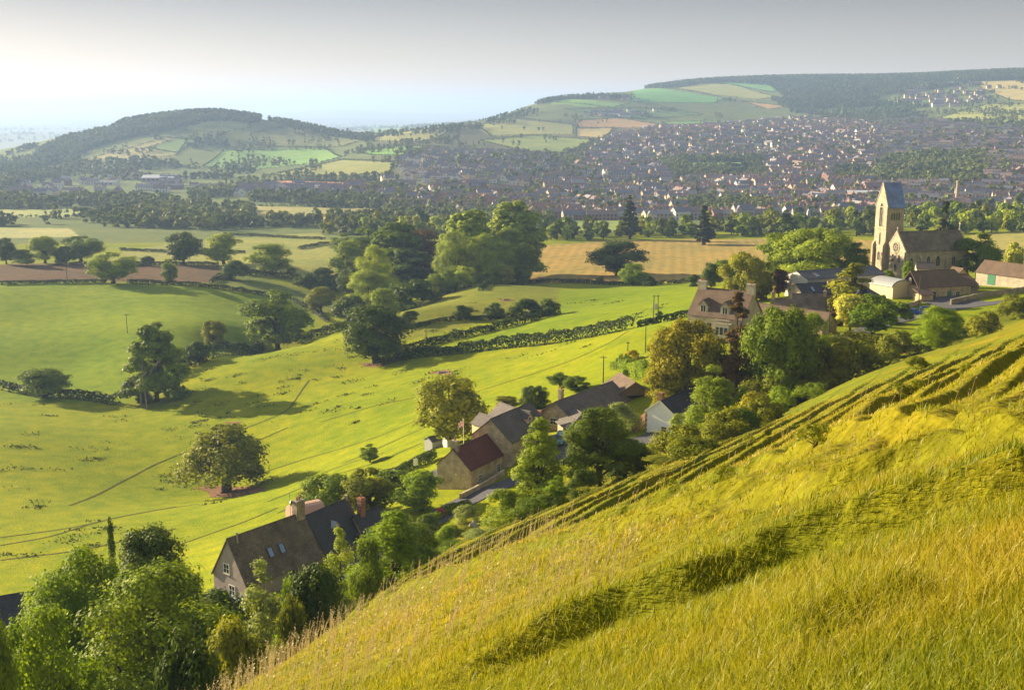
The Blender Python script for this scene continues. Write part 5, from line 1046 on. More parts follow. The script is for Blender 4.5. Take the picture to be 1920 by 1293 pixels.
for x_ in (-L_ * .40, -L_ * .13, L_ * .02, L_ * .27): add_window(root, L_, 11, 'b', x_, 1.8, 1.5 if x_ > 0 else 1.35, 3.4 if abs(x_) < 5 else 3.0, 2, 0, CHURCHSTONE, 'arched_window', True)
add_window(root, L_, 11, 'b', L_ * .39, .2, 1.1, 2.2, 1, 0, CHURCHSTONE, 'arched_window', True)
b = MB()
for x_ in (-L_ / 2 + .5, -L_ * .26, L_ * .15, L_ / 2 - .5): b.box(x_ - .35, x_ + .35, -6.5, -5.51, -4, 4.6); b.add([(x_ - .35, -6.5, 4.6), (x_ + .35, -6.5, 4.6), (x_ + .35, -5.51, 5.6), (x_ - .35, -5.51, 5.6), (x_ - .35, -5.51, 4.6), (x_ + .35, -5.51, 4.6)], [(0,1,2,3),(0,3,4),(1,2,5)])
b.build('buttress', CHURCHSTONE, root)
# rose window: a stone ring with eight petals
b = MB(); cx_ = -L_ / 2; cz = 8.1
def ring(b, y0, z0, r0, r1, x0, x1, n=20):
    V_ = [(x, y0 + r_ * math.cos(2 * math.pi * i / n), z0 + r_ * math.sin(2 * math.pi * i / n)) for x in (x0, x1) for r_ in (r0, r1) for i in range(n)]; fs = []
    for i in range(n): j = (i + 1) % n; fs += [(2 * n + i, 2 * n + j, 3 * n + j, 3 * n + i), (n + i, n + j, 3 * n + j, 3 * n + i), (i, j, 2 * n + j, 2 * n + i)]
    b.add(V_, fs)
ring(b, 0, cz, 1.75, 2.1, cx_ + .05, cx_ - .16); ring(b, 0, cz, .35, .55, cx_ + .05, cx_ - .12, 12)
for i in range(8): a = 2 * math.pi * i / 8; ring(b, 1.2 * math.cos(a), cz + 1.2 * math.sin(a), .40, .56, cx_ + .05, cx_ - .12, 10)
rw = b.build('rose_window', CHURCHSTONE, root); b = MB(); b.tube([(cx_ + .1, 0, cz), (cx_ - .05, 0, cz)], 1.74, 20); b.build('pane', GLASS, rw)
add_window(root, L_, 11, 'l', 1.5, 3.0, 1.2, 2.6, 2, 0, CHURCHSTONE, 'arched_window', True); add_window(root, L_, 11, 'l', -2.2, 3.0, 1.2, 2.6, 2, 0, CHURCHSTONE, 'arched_window', True); add_window(root, L_, 11, 'l', -.3, -.2, 1.4, 2.4, 1, 0, CHURCHSTONE, 'arched_door', True)
b = MB(); b.tube([(cx_ - .15, -5.3, -3), (cx_ - .15, -5.3, 7)], .14, 6); b.build('drainpipe', FRAME, root)
T0, TX, TY, TW2, TH, TR = 0, -L_ / 2 + 2.6, 8.8, 3.45, 21.8, 29.6
b = MB(); b.box(TX - TW2, TX + TW2, TY - TW2, TY + TW2, -5, TH)
b.prism([(TY - TW2, TH), (TY + TW2, TH), (TY, TR - .1)], 'x', TX - TW2, TX + TW2); tw = b.build('tower', CHURCHSTONE, root)
b = MB()
for z_ in (13.6, 7.0, TH - .5): b.box(TX - TW2 - .14, TX + TW2 + .14, TY - TW2 - .14, TY + TW2 + .14, z_, z_ + .3)
b.build('string_course', CHURCHSTONE, tw); b = MB(); k = (TR - TH) / TW2
for s in (1, -1): b.prism([(TY, TR), (TY + s * (TW2 + .3), TH - .3 * k), (TY + s * (TW2 + .3), TH - .3 * k + .3), (TY, TR + .35)], 'x', TX - TW2 + .25, TX + TW2 + .3)
b.build('tower_roof', BLUESLATE, tw); b = MB(); w4 = TW2 + .4; b.prism([(TY, TR + .7), (TY + w4, TH), (TY + w4, TH - .5), (TY, TR), (TY - w4, TH - .5), (TY - w4, TH)], 'x', TX - TW2 - .12, TX - TW2 + .24)
b.build('gable_coping', CHURCHSTONE, tw); b = MB(); b.tube([(TX, TY, TR), (TX, TY, TR + 2.2)], .06, 5); b.box(TX - .06, TX + .5, TY - .06, TY + .06, TR + 1.5, TR + 1.8); b.build('weather_vane', STEEL, tw)
def tower_win(f, s, z, w, h, mul=1):
    r_ = link('belfry_window', None, tw); m_ = add_window(r_, 2 * TW2, 2 * TW2, f, s, z, w, h, mul, 0, CHURCHSTONE, 'belfry_window', True)
    for o in (m_, *m_.children): o.data.transform(Matrix.Translation((TX, TY, 0)))
    m_.parent = tw; bpy.data.objects.remove(r_)
tower_win('l', 0, 14.6, 1.7, 8.2, 2); tower_win('l', 0, 8.2, .6, 4.2); tower_win('l', 0, 2.6, 1.3, 3.0, 2)
for i in range(4): tower_win('b', -1.5 + i * 1.0, 17.0, .62, 2.6)
tower_win('b', 0, 8.6, .5, 2.4)
b = MB()
for y_ in (TY - TW2 + .4, TY + TW2 - .4): b.box(TX - TW2 - .9, TX - TW2 - .01, y_ - .4, y_ + .4, -4, 8); b.add([(TX - TW2 - .9, y_ - .4, 8), (TX - TW2 - .9, y_ + .4, 8), (TX - TW2 - .01, y_ + .4, 9.5), (TX - TW2 - .01, y_ - .4, 9.5), (TX - TW2 - .01, y_ + .4, 8), (TX - TW2 - .01, y_ - .4, 8)], [(0,1,2,3),(0,3,5),(1,2,4)])
b.build('buttress', CHURCHSTONE, tw)
# --- sheds and garden buildings
root, L_, rf = gable_house('dark_shed', 'dark roofed shed at the left edge behind the ash trees', 'shed', (-20, 1123), (40, 1113), -56.0, 4.2, 5, 2.2, DARKWOOD, SLATE, .3)
gable_house('garden_shed', 'small grey garden shed left of the flagpole', 'shed', (803, 820), (822, 816), seat(812, 818, 2.6), 2.6, 3, .7, GREYSHEET, SHEETROOF, .15); gable_house('garden_shed', 'rounded grey hut between the garden shed and the flagpole', 'shed', (834, 817), (850, 815), seat(843, 816, 2.2), 2.2, 2.6, .5, PALESHEET, GREYTILE, .15)
root, L_ = on_ridge('greenhouse', 'white framed greenhouse left of the stone gable', 'greenhouse', (783, 892), (818, 881), seat(800, 887, 2.6), 2.6); add_wall(L_, 3.2, 1.6, 2.6, LB, root, 2); add_roof(L_, 3.2, 1.6, 2.6, LEAD, root, .1, .06)
b = MB()
for i in range(6): x = -L_ / 2 + L_ * i / 5; b.box(x - .04, x + .04, -1.66, -1.61, -.5, 1.6)
b.box(-L_ / 2, L_ / 2, -1.66, -1.61, 1.5, 1.6) if False else None; b.build('glazing_bar', FRAME, root)
q = at_r(573, 952, 181); b = MB(); b.prism([(2.2 * math.cos(t), 1.2 + 1.6 * math.sin(t)) for t in np.linspace(0, math.pi, 10)] + [(-2.2, -2), (2.2, -2)], 'x', -2.6, 2.6); o = b.build('barrel_hut', plain('clay_sheet', (.42, .27, .21), .8, .2, .12)); o.location = (q[0], q[1], q[2] - 1.9); o.rotation_euler[2] = .6; tag(o, 'pinkish barrel roofed hut behind the cottage chimney', 'shed')
# ------------------------------------------------------------------ roads, walls, paths
def strip(name, pts, w, mat, lift=.05, step=1.5, kind='structure', rmin=60):
    """flat band draped on the ground; pts are photo points (u, v) or (u, None, r)"""
    P = [np.array(ground(p[0], p[1], rmin)[:2]) if len(p) == 2 else at_r(p[0], 800, p[2])[:2] for p in pts]; Q = []
    for a, b in zip(P[:-1], P[1:]):
        n = max(1, int(np.hypot(*(b - a)) / step)); Q += [a + (b - a) * i / n for i in range(n)]
    Q.append(P[-1]); Q = np.array(Q)
    for _ in range(3):
        if len(Q) > 4: Q[1:-1] = (Q[:-2] + 2 * Q[1:-1] + Q[2:]) / 4
    T = np.gradient(Q, axis=0); T /= np.linalg.norm(T, axis=1)[:, None] + 1e-9; N = np.stack([-T[:, 1], T[:, 0]], 1); n = len(Q)
    wv = w * (1 + .25 * vnoise(Q[:, 0] * .4, Q[:, 1] * .4)) if w < 1.5 else np.full(n, w); V = []
    nx_ = max(3, int(w / 1.2))
    for s in np.linspace(-.5, .5, nx_ + 1): xy = Q + N * (s * wv)[:, None]; V.append(np.stack([xy[:, 0], xy[:, 1], height(xy[:, 0], xy[:, 1]) + lift], 1))
    V = np.stack(V, 1).reshape(-1, 3); i = np.arange(n - 1)[:, None] * (nx_ + 1) + np.arange(nx_)[None]; F_ = np.stack([i, i + 1, i + nx_ + 2, i + nx_ + 1], -1).reshape(-1, 4)
    return tag(link(name, np_mesh(name, V, F_[:, ::-1], mats=[mat], smooth=True)), kind=kind)
strip('road', [(1990, 556), (1900, 563), (1800, 577), (1730, 591), (1655, 607), (1560, None, 272), (1480, None, 240), (1390, None, 223), (1300, None, 211), (1210, None, 200), (1130, None, 197), (1040, None, 195), (957, None, 190), (900, None, 186), (848, None, 180), (760, None, 168), (650, None, 158), (560, None, 144)], 5.6, ASPHALT, .12, rmin=265)
strip('car_park', [(1035, None, 202), (1110, None, 206)], 13, ASPHALT, .09); strip('hall_yard', [(1748, 573), (1836, 563)], 22, ASPHALT, .09)
def stone_wall(pts, h, lb, mat=STONE_D, w=.5):
    P = [(ground(u, r, 265) if u > 1500 else at_r(u, 800, r))[:2] for u, r in pts]; g = np.random.default_rng(5); b = MB(); Q = []
    for a, c in zip(P[:-1], P[1:]):
        n = max(1, int(np.hypot(*(c - a)) / 1.0)); Q += [a + (c - a) * i / n for i in range(n)]
    Q.append(P[-1]); Q = np.array(Q); T = np.gradient(Q, axis=0); T /= np.linalg.norm(T, axis=1)[:, None]; N = np.stack([-T[:, 1], T[:, 0]], 1); z = height(Q[:, 0], Q[:, 1]); o = np.array([*Q[0], z[0]]); V = []
    for q, n_, zz in zip(Q, N, z):
        hh = h * g.uniform(.94, 1.06); V += [(*(q + n_ * w / 2), zz - .6), (*(q + n_ * w / 2 * .8), zz + hh), (*(q - n_ * w / 2 * .8), zz + hh), (*(q - n_ * w / 2), zz - .6)]
    n = len(Q); fs = [(4 * i + j, 4 * i + (j + 1) % 4, 4 * i + 4 + (j + 1) % 4, 4 * i + 4 + j) for i in range(n - 1) for j in range(4)] + [(0, 1, 2, 3), (4 * n - 4, 4 * n - 3, 4 * n - 2, 4 * n - 1)]
    b.add([np.array(v_) - o for v_ in V], fs); w_ = b.build('stone_wall', mat); w_.location = o; return tag(w_, lb, 'wall')
stone_wall([(1782, 572), (1800, 567), (1850, 557), (1990, 540)], 1.5, 'rubble wall curving along the road at the right edge'); stone_wall([(1700, 578), (1726, 569)], 1.2, 'short low wall behind the blue cars', STONE)
stone_wall([(862, 184.5), (900, 189.5), (945, 196)], 1.0, 'low coped wall between the road and the red roofed stone house', STONE); stone_wall([(1190, 206), (1213, 214)], 1.6, 'brick garden wall by the white house', REDBRICK)
# sheep paths and tracks worn in the pasture
TRACK = ground_mat('worn_track')
def path(pts, w=.55, c=(.085, .075, .025), nm='path'):
    o = strip(nm, pts, w, PATHM, .06, 2.5); return o
PATHM = plain('trodden_earth', (.075, .072, .018), 1, .05, .3, 1.0, .3)
for p in [[(0,1023),(100,1006),(200,975),(300,955),(370,945)],[(0,1008),(140,990),(260,962),(330,950)],[(130,948),(220,905),(290,868),(350,845)],[(330,1022),(420,990),(470,972),(520,950)],[(500,940),(620,890),(700,870),(790,830)],[(490,885),(560,862),(640,840),(720,815),(800,780)],
          [(430,812),(500,787),(540,770),(570,725),(580,712)],[(885,737),(1000,700),(1080,672),(1150,640),(1180,620)],[(1184,612),(1190,592),(1215,578)],[(555,905),(640,872),(720,848)],[(470,830),(540,800)],[(0,1050),(160,1030),(330,990)],[(520,960),(640,905)],[(600,790),(700,760),(780,745)],[(640,870),(720,835),(800,800)]]: path(p)
def patch(u, v, w, h, nm='bare_earth', mat=EARTH):
    c = ground(u, v); g = np.random.default_rng(int(u)); n = 40; V = [(c[0], c[1])]; rr_ = math.hypot(c[0], c[1])
    for rg in (.5, 1):
        for i in range(n):
            a = 2 * math.pi * i / n; k = rg * (1 + .25 * math.sin(a * 3 + u) * (rg == 1) + .12 * g.normal() * (rg == 1)); uu, vv = u + w / 2 * math.cos(a) * k, v + h / 2 * math.sin(a) * k; q = ground(uu, vv); V.append((q[0], q[1]))
    V = np.array(V); z = height(V[:, 0], V[:, 1]) + .07; T_ = [(0, 1 + i, 1 + (i + 1) % n) for i in range(n)]; Q_ = [(1 + i, 1 + (i + 1) % n, 1 + n + (i + 1) % n, 1 + n + i)[::-1] for i in range(n)]
    tag(link(nm, np_mesh(nm, np.column_stack([V, z]), Q_, T_, mats=[mat])), kind='structure')
patch(430, 919, 115, 20); patch(828, 698, 40, 9); patch(950, 562, 24, 4); patch(437, 792, 26, 5); patch(700, 684, 50, 7)
# dark tussocks of coarse grass in the pasture
L['tussock'] = leaf_mat('coarse_grass', [(.055, .085, .012), (.10, .13, .02)], .2)
g = np.random.default_rng(21); PV, NV = [], []
for _ in range(700):
    u, v = g.uniform(0, 1250), g.uniform(560, 1060)
    if in_poly(np.array([u]), np.array([v]), FIELDS[0][0])[0] or v > 1120 - u * .42 or (u > 700 and v > 790 - (u - 700) * .35) or v < 590 - (u - 700) * .08 and u < 700: continue
    if vnoise(np.array([u * .012]), np.array([v * .02]))[0] < -.02: continue
    c = ground(u, v); k = int(g.integers(8, 50)); s = g.uniform(.5, 1.9); xy = c[:2] + g.normal(size=(k, 2)) * s * [1.3, .8]; z = height(xy[:, 0], xy[:, 1]) + g.uniform(.05, .35, k); PV.append(np.column_stack([xy, z])); d = sph(g, k); d[:, 2] = abs(d[:, 2]) + .2; NV.append(d / np.linalg.norm(d, axis=1)[:, None])
V_, Q_ = leaf_quads(g, np.concatenate(PV), np.concatenate(NV), .3); tag(link('grass_tussocks', np_mesh('grass_tussocks', V_, Q_, mats=[L['tussock']])), 'dark tussocks of coarse grass dotted over the pasture', 'grass', kind='stuff')
# ------------------------------------------------------------------ cars
TYRE = plain('tyre', (.02, .02, .02), .9, .1, .1); CARGLASS = plain('car_glass', (.02, .025, .03), .05, .8, .05); LAMP = plain('headlamp', (.7, .7, .7), .1, .8, .05); HUB = plain('wheel_rim', (.4, .4, .42), .3, .6, .05, 3, 0, .7)
def car(x, y, br, col, lb, van=False, nm='parked_car'):
    m, t, out = new_mat('car_paint'); pb = princ(t, out, col, .3, .5); pb.inputs['Coat Weight'].default_value = .6
    root = empty(nm, (x, y, hz(x, y) + .1), R(90 - br)); tag(root, lb, 'car', 'cars parked in the village')
    def body(b, prof, ws, m=0):
        n = len(prof); V_ = [(px, s * w_, pz) for s in (-1, 1) for (px, pz), w_ in zip(prof, ws)]; b.add(V_, [tuple(range(n))[::-1], tuple(range(n, 2 * n))] + [(i, (i + 1) % n, n + (i + 1) % n, n + i) for i in range(n)], m)
    b = MB()
    if van:
        pr = [(-2.1, .3), (2.1, .3), (2.15, .8), (1.55, 1.05), (.9, 1.75), (.6, 1.85), (-1.95, 1.85), (-2.12, 1.6)]; ws = [.84, .84, .85, .85, .72, .70, .70, .78]
    else:
        pr = [(-2.0, .3), (2.05, .3), (2.1, .65), (1.9, .82), (1.0, .98), (.25, 1.42), (-1.2, 1.46), (-1.75, 1.1), (-2.02, .95)]; ws = [.82, .82, .84, .84, .85, .66, .64, .82, .84]
    body(b, pr, ws); bd = b.build('body', m, root); bv = bd.modifiers.new('bevel', 'BEVEL'); bv.width = .05; bv.segments = 2
    b = MB()
    for s in (-1, 1):
        q = [(.75, 1.02), (.18, 1.36), (-1.15, 1.40), (-1.55, 1.08)] if not van else [(1.2, 1.12), (.82, 1.68), (-1.8, 1.72), (-1.9, 1.15)]
        b.add([(px, s * ((.855 if pz < 1.2 else .685) if not van else (.845 if pz < 1.2 else .75)), pz) for px, pz in q], [(0, 1, 2, 3)])
    fr = [(1.02, .98), (.29, 1.41)] if not van else [(1.52, 1.1), (.93, 1.73)]; bk = [(-1.24, 1.42), (-1.74, 1.12)] if not van else [(-2.0, 1.75), (-2.125, 1.2)]
    for (a0, c0), (a1, c1) in (fr, bk): sg = 1 if a0 > 0 else -1; b.add([(a0 + sg * .02, -.7, c0 + .02), (a0 + sg * .02, .7, c0 + .02), (a1 + sg * .02, .58, c1 + .02), (a1 + sg * .02, -.58, c1 + .02)], [(0, 1, 2, 3)])
    b.build('glazing', CARGLASS, root)
    for px in (1.3, -1.3):
        for s in (-1, 1):
            b = MB(); b.tube([(px, s * .66, .3), (px, s * .86, .3)], .32, 14); w_ = b.build('wheel', TYRE, root); b = MB(); b.tube([(px, s * .85, .3), (px, s * .875, .3)], .2, 10); b.build('rim', HUB, w_)
    for s in (-1, 1): b = MB(); b.box(2.02 if not van else 2.08, 2.12 if not van else 2.17, s * .6 - .15, s * .6 + .15, .55, .72); b.build('headlight', LAMP, root)
def car_at(u, r, *a, **k): q = ground(u, r, 265) if r > 400 else at_r(u, 800, r); car(q[0], q[1], *a, **k)
car_at(1051, 203, 192, (.03, .17, .26), 'teal small van facing the camera in the car park', True, 'parked_van'); car_at(1095, 206, 250, (.30, .52, .78), 'light blue car half behind the broad dark tree', False)
car_at(1714, 590, 112, (.02, .10, .50), 'bright blue car on the road below the village hall'); car_at(1739, 585, 108, (.05, .10, .28), 'dark blue estate car just behind the bright blue car'); car_at(1664, 606, 120, (.03, .14, .45), 'blue car half hidden right of the vivid round tree'); car_at(1392, 222, 130, (.02, .025, .05), 'near black car in the shade below the bronze beech')
car_at(1688, 588, 112, (.55, .55, .55), 'silver car beside the wall left of the bright blue car')
# ------------------------------------------------------------------ poles, wires, small things
PT = {}
def pole(key, u, vt, vb, lb, arm=1.2, r=None, nm='utility_pole', rw=.14):
    if r: q = at_r(u, vt, r); p = np.array([q[0], q[1], hz(q[0], q[1])])
    else: p = ground(u, vb); q = at_r(u, vt, math.hypot(p[0], p[1]))
    h = q[2] - p[2]; root = empty(nm, p); tag(root, lb, 'pole', 'utility poles'); b = MB(); b.tube([(0, 0, -1), (0, 0, h)], [rw, rw * .7], 7); b.build('post', WOODPOLE, root)
    if arm:
        b = MB(); b.box(-arm / 2, arm / 2, .1, .22, h - .45, h - .3); b.build('crossarm', WOODPOLE, root)
        for s in (-1, 0, 1): b = MB(); b.tube([(s * arm * .45, .16, h - .3), (s * arm * .45, .16, h - .1)], .05, 6); b.build('insulator', CONCRETE, root)
    PT[key] = p + [0, 0, h - .1]; return root, h
pole('a', 126, 494, 526, 'wooden power pole standing in the ploughed field', 2.2); pole('b', 239, 588, 625, 'wooden power pole at the edge of the green dome field', 2.2); pole('c', 517, 601, 655, 'power pole in front of the large round oak', 2.2); pole('d', 799, 601, 643, 'power pole right of the big dark oak', 1.6)
pole('e', 1210, 612, 660, 'slim pole behind the clipped yew block', 0); pole('f', 1177, 640, 661, 'short pole behind the golden yew ball', .9); pole('g', 1131, 667, 718, 'pole behind the bungalow roof', 1.4); pole('h', 1557, 567, 0, 'tall dark pole before the long range', .8, 272); pole('i', 1722, 517, 577, 'pole in front of the village hall', 0); pole('j', 1290, 722, 0, 'thin post behind the white house', 0, 214)
p = ground(1229, 606); root = empty('transformer_pole', p, .2); tag(root, 'double pole carrying a grey transformer in the bright field', 'pole'); h = at_r(1229, 553, math.hypot(p[0], p[1]))[2] - p[2]
for s in (-1, 1): b = MB(); b.tube([(s * .75, 0, -1), (s * .6, 0, h)], [.16, .12], 7); b.build('post', WOODPOLE, root)
b = MB(); b.box(-.5, .5, -.45, -.05, h * .52, h * .70); b.box(-.9, .9, -.1, .1, h * .49, h * .515); b.build('transformer', STEEL, root); b = MB(); b.box(-1.1, 1.1, -.08, .08, h - .4, h - .25); b.build('crossarm', WOODPOLE, root); PT['t'] = p + [0, 0, h - .2]
def wire(a, b_, off, lb, sag=2.0, rad=.013):
    A_, B_ = PT[a] + off, PT[b_] + off; q = [A_ + (B_ - A_) * t - np.array([0, 0, sag * 4 * t * (1 - t)]) for t in np.linspace(0, 1, 13)]; b = MB(); b.tube([tuple(x - A_) for x in q], rad, 4); o = b.build('power_line', WIREM); o.location = A_; tag(o, lb, 'wire')
WIREM = plain('cable', (.12, .11, .10), .8, .1, .1)
PT['z'] = np.array([*at_r(-40, 480, 760)[:2], hz(*at_r(-40, 480, 760)[:2]) + 9])
wire('a', 'b', np.array([.6, 0, 0]), 'right wire from the ploughed field pole to the dome field pole'); wire('a', 'b', np.array([-.6, 0, 0]), 'left wire from the ploughed field pole to the dome field pole'); wire('z', 'a', np.array([0, 0, 0]), 'wire leaving the ploughed field pole to the left'); wire('b', 'c', np.array([0, 0, 0]), 'wire from the dome field pole to the pole by the large oak'); wire('c', 'd', np.array([0, 0, 0]), 'wire between the two poles either side of the big dark oak')
# flag on its pole
q = at_r(869, 830, 214); z0 = hz(q[0], q[1]); zt = at_r(869, 786, 214)[2]; root = empty('flagpole', (q[0], q[1], z0)); tag(root, 'white flagpole in the garden behind the red roof', 'flagpole'); b = MB(); b.tube([(0, 0, -.5), (0, 0, zt - z0)], [.07, .05], 6); b.tube([(0, 0, zt - z0), (0, 0, zt - z0 + .15)], .09, 6); b.build('post', FRAME, root)
FM = [plain('flag_blue', (.02, .04, .22), .8, .1, .03), plain('flag_white', (.8, .8, .78), .8, .1, .03), plain('flag_red', (.55, .02, .04), .8, .1, .03)]
nx, nz_ = 40, 22; fw, fh = 1.5, 2.1; V, Q_, mi = [], [], []
for j in range(nz_ + 1):
    for i in range(nx + 1): s, w = i / nx, j / nz_; V.append((-.05 - s * fw * .62, .16 * math.sin(s * 7 + w * 2) * s + .12 * s, -w * fh * .62 - s * s * fh * .38))
for j in range(nz_):
    for i in range(nx):
        Q_.append((j * (nx + 1) + i, j * (nx + 1) + i + 1, (j + 1) * (nx + 1) + i + 1, (j + 1) * (nx + 1) + i)); x, y = (i + .5) / nx * 2 - 1, (j + .5) / nz_ * 2 - 1; d = min(abs(x - y), abs(x + y)); m_ = 0
        if d < .24: m_ = 1
        if d < .09: m_ = 2
        if abs(x) < .2 or abs(y) < .32: m_ = 1
        if abs(x) < .12 or abs(y) < .19: m_ = 2
        mi.append(m_)
fl = link('flag', np_mesh('flag', V, np.array(Q_), mats=FM, mi=mi)); fl.location = (q[0], q[1], zt - .1); tag(fl, 'red white and blue crossed flag drooping from its pole', 'flag')
# water troughs, washing, boulder
for u, v, lb in ((830, 699, 'grey water trough on its earth patch in the near pasture'), (950, 562, 'water trough on the crest field far up the slope')):
    p = ground(u, v); b = MB(); b.box(-1.2, 1.2, -.45, .45, -.3, .12); b.box(-1.2, 1.2, -.45, -.37, .12, .6); b.box(-1.2, 1.2, .37, .45, .12, .6); b.box(-1.2, -1.12, -.37, .37, .12, .6); b.box(1.12, 1.2, -.37, .37, .12, .6); b.box(-1.1, 1.1, -.36, .36, .125, .5, 1); tag(b.build('water_trough', [CONCRETE, plain('trough_water', (.25, .32, .4), .05, .8, .05)]), lb, 'trough', 'field water troughs').location = p
CLOTH = plain('washing_cloth', (.75, .74, .74), .9, .1, .05)
for u, r, w, h, lb in ((737, 222, 1.3, 1.5, 'white sheet hanging left in the garden'), (779, 224, .9, 1.7, 'white towel hanging upright in the garden'), (799, 226, 1.8, 1.3, 'white washing hanging in two folds beside the sheds')):
    q = at_r(u, 850, r); z = hz(q[0], q[1]); V = [(x * w, .12 * math.sin(x * 9), zz * h + .9 - .25 * math.sin(abs(x) * 3.1) * zz) for zz in (0, .5, 1) for x in np.linspace(-.5, .5, 9)]; Q_ = [(j * 9 + i, j * 9 + i + 1, j * 9 + 10 + i, j * 9 + 9 + i) for j in range(2) for i in range(8)]; o = link('washing', np_mesh('washing', V, Q_, mats=[CLOTH]), None, (q[0], q[1], z), .3); tag(o, lb, 'washing')
q = at_r(737, 850, 222); b = MB()
A_, B_ = at_r(725, 850, 221), at_r(806, 850, 227)
for P_ in (A_, B_): z = hz(P_[0], P_[1]); b.tube([(P_[0] - A_[0], P_[1] - A_[1], z - .3 - hz(A_[0], A_[1])), (P_[0] - A_[0], P_[1] - A_[1], z + 2.6 - hz(A_[0], A_[1]))], .05, 6)
b.tube([(0, 0, 2.55), (B_[0] - A_[0], B_[1] - A_[1], hz(B_[0], B_[1]) + 2.55 - hz(A_[0], A_[1]))], .015, 4); o = b.build('washing_line', FRAME); o.location = (A_[0], A_[1], hz(A_[0], A_[1])); tag(o, 'washing line between two posts in the garden', 'washing line')
q = at_r(888, 975, 150); g = np.random.default_rng(2); bm = bmesh.new(); bmesh.ops.create_icosphere(bm, subdivisions=3, radius=1)
for v_ in bm.verts: n_ = v_.co.copy(); v_.co *= 1 + .25 * math.sin(n_.x * 4 + 1) * math.sin(n_.y * 5) + .12 * math.sin(n_.z * 9); v_.co.x *= .8; v_.co.y *= .6; v_.co.z *= 1.2
me = bpy.data.meshes.new('boulder'); bm.to_mesh(me); bm.free(); me.materials.append(CONCRETE); tag(link('boulder', me, None, (q[0], q[1], hz(q[0], q[1]) + .6)), 'pale standing stone beside the road below the garden', 'rock')
# ------------------------------------------------------------------ long grass on the hillside
def grass_mat(name, cols, trans=.45):
    m, t, out = new_mat(name); a = t.nodes.new('ShaderNodeAttribute'); a.attribute_name = 'hue'; c = ramp(t, a.outputs['Fac'], cols); f = noise(t, .35, 3)
    c = mixc(t, c, ramp(t, f, [(.3, (.85, .95, .9)), (.7, (1.12, 1.02, 1))])); df = t.nodes.new('ShaderNodeBsdfPrincipled'); df.inputs['Roughness'].default_value = .5; df.inputs['Specular IOR Level'].default_value = .25; tr = t.nodes.new('ShaderNodeBsdfTranslucent'); mx = t.nodes.new('ShaderNodeMixShader'); mx.inputs[0].default_value = trans
    t.links.new(c, df.inputs['Base Color']); t.links.new(c, tr.inputs['Color']); t.links.new(df.outputs[0], mx.inputs[1]); t.links.new(tr.outputs[0], mx.inputs[2]); t.links.new(mx.outputs[0], out.inputs['Surface']); return m
GRASS = grass_mat('meadow_grass', [(0.0, (.13, .17, .008)), (0.35, (.27, .255, .010)), (0.65, (.37, .30, .014)), (1.0, (.44, .35, .08))])
def blades(g, x, y, h, w, hue, name, label, mat, lean=.45):
    n = len(x); z = height(x, y) - .03; a = g.uniform(0, 2 * np.pi, n); la = g.normal(R(120) * -1 + R(90), 1.7, n); ln = np.abs(g.normal(lean, .25, n)) * h
    dx, dy = np.cos(la) * ln, np.sin(la) * ln; px, py = np.cos(a) * w / 2, np.sin(a) * w / 2; V = np.empty((n, 5, 3), np.float32)
    V[:, 0] = np.stack([x - px, y - py, z], 1); V[:, 1] = np.stack([x + px, y + py, z], 1); mx_, my_, mz_ = x + dx * .35, y + dy * .35, z + h * .6
    V[:, 2] = np.stack([mx_ + px * .75, my_ + py * .75, mz_], 1); V[:, 3] = np.stack([mx_ - px * .75, my_ - py * .75, mz_], 1); V[:, 4] = np.stack([x + dx, y + dy, z + h * .95], 1)
    i = np.arange(n)[:, None] * 5; Q = i + np.array([0, 1, 2, 3]); T = i + np.array([3, 2, 4]); me = np_mesh(name, V.reshape(-1, 3), Q, T, mats=[mat]); at_ = me.attributes.new('hue', 'FLOAT', 'POINT'); hv = np.repeat(hue[:, None], 5, 1) + np.array([-.12, -.12, .03, .03, .12]); at_.data.foreach_set('value', hv.astype(np.float32).ravel()); tag(link(name, me), label, 'grass', kind='stuff')
g = np.random.default_rng(78)
def slope_pts(n, r0, r1, mixr=.6):
    th = g.uniform(R(-32), R(32), n); k = g.random(n) < mixr; r = np.where(k, 1 / g.uniform(1 / r1, 1 / r0, n), np.exp(g.uniform(math.log(r0), math.log(r1), n))); x, y = np.sin(th) * r, np.cos(th) * r
    P = -CAMH + HA * x + HB * y; s = np.maximum(0, -(x + 3.5)); zz = height(x, y, False); ok = (zz - P < 3.5) & (x > -22) & (s < 16); u, v = proj(x, y, zz); ok &= (u > -150) & (u < 2070) & (v < 1500); return x[ok], y[ok], r[ok]
x, y, r = slope_pts(620000, 2.6, 130); cl = fbm(x * .45, y * .45, 3) + .6 * vnoise(x * .09, y * .09)
bd = bank_disp(x, y); t0, ta, tq = terrace(x, y); tk = np.where((tq > -.2) & (tq < 1.7) & (ta > .08), .4, 1.0); hue = np.clip(.41 + .46 * cl + g.normal(0, .16, len(x)), 0, 1); h = np.clip(.15 + .11 * cl + g.normal(0, .045, len(x)), .05, .45) * np.interp(r, [10, 28, 130], [1, .72, .6]) * np.interp(bd, [-.12, -.04, .05, .5], [.75, 1, 1, 1.2]) * tk; w = np.maximum(.006, .00075 * r) * g.uniform(.7, 1.5, len(x))
blades(g, x, y, h, w, hue, 'meadow_grass', 'long yellow green meadow grass covering the steep slope', GRASS)
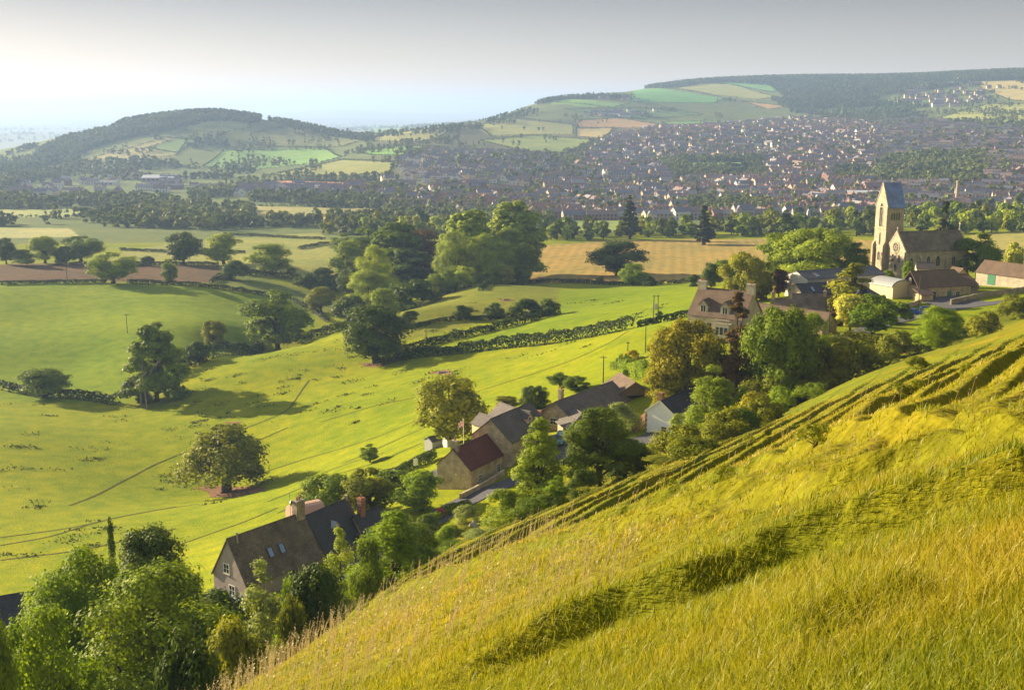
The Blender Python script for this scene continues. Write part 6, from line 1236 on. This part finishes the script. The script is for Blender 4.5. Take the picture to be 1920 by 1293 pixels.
# seeding grass stalks with feathery brown heads
SEED = grass_mat('seed_heads', [(0, (.26, .19, .08)), (1, (.46, .36, .18))], .35)
x, y, r = slope_pts(9000, 13, 60, .3); edge = (x < 1.5) & (y < 75) & (y > 9); keep = edge & (g.random(len(x)) < .3) | (g.random(len(x)) < .035); x, y, r = x[keep], y[keep], r[keep]
z = height(x, y); V, Q_, T_, hu = [], [], [], []
for a, b_, c_, rr_ in zip(x, y, z, r):
    hh = g.uniform(.45, .95) * (1.0 if a < 2 else .75); ld = g.normal(R(-30), .7); ln = g.uniform(.1, .4) * hh; wd = max(.003, .0003 * rr_); dx, dy = math.cos(ld) * ln, math.sin(ld) * ln; k0 = len(V); wx, wy = wd * .9, wd * .3
    V += [(a - wx, b_ - wy, c_), (a + wx, b_ + wy, c_), (a + dx * .5 + wx * .6, b_ + dy * .5 + wy * .6, c_ + hh * .6), (a + dx * .5 - wx * .6, b_ + dy * .5 - wy * .6, c_ + hh * .6), (a + dx, b_ + dy, c_ + hh)]; Q_.append((k0, k0 + 1, k0 + 2, k0 + 3)); T_.append((k0 + 3, k0 + 2, k0 + 4)); hu += [.4] * 5
    tp = np.array([a + dx * .62, b_ + dy * .62, c_ + hh * .70]); tq = np.array([a + dx * 1.1, b_ + dy * 1.1, c_ + hh * 1.04])
    for i in range(11):
        t = i / 10; p = tp + (tq - tp) * t; d = g.normal(size=3); d[2] = abs(d[2]) * .8; d /= np.linalg.norm(d); s_ = (.03 + .03 * (1 - t)) * g.uniform(.6, 1.3); e_ = np.cross(d, [0, 0, 1.]); e_ = e_ / (np.linalg.norm(e_) + 1e-6) * max(.006, .0005 * rr_); k0 = len(V); V += [tuple(p), tuple(p + d * s_ * .5 + e_), tuple(p + d * s_), tuple(p + d * s_ * .5 - e_)]; Q_.append((k0, k0 + 1, k0 + 2, k0 + 3)); hu += [g.uniform(.3, 1)] * 4
me = np_mesh('seeding_grass', V, np.array(Q_), np.array(T_), mats=[SEED]); at_ = me.attributes.new('hue', 'FLOAT', 'POINT'); at_.data.foreach_set('value', np.array(hu, np.float32)); tag(link('seeding_grass', me), 'tall seeding grass with brown feathery heads along the slope edge', 'grass', kind='stuff')
# ------------------------------------------------------------------ haze over the valley
b = MB(); b.box(-50000, 50000, -3000, 50000, -420, 175)
m, t, out = new_mat('haze_air'); pv = t.nodes.new('ShaderNodeVolumePrincipled')
pv.inputs['Color'].default_value = (.38, .56, .97, 1); pv.inputs['Density'].default_value = 1.05e-4; pv.inputs['Anisotropy'].default_value = 0.25
pv.inputs['Density Attribute'].default_value = ''; pv.inputs['Temperature Attribute'].default_value = ''; pv.inputs['Blackbody Intensity'].default_value = 0
t.links.new(pv.outputs[0], out.inputs['Volume'])
try: m.cycles.homogeneous_volume = True
except Exception: pass
hz_o = b.build('haze', m); tag(hz_o, 'pale evening haze lying over the whole valley', 'haze', kind='stuff')
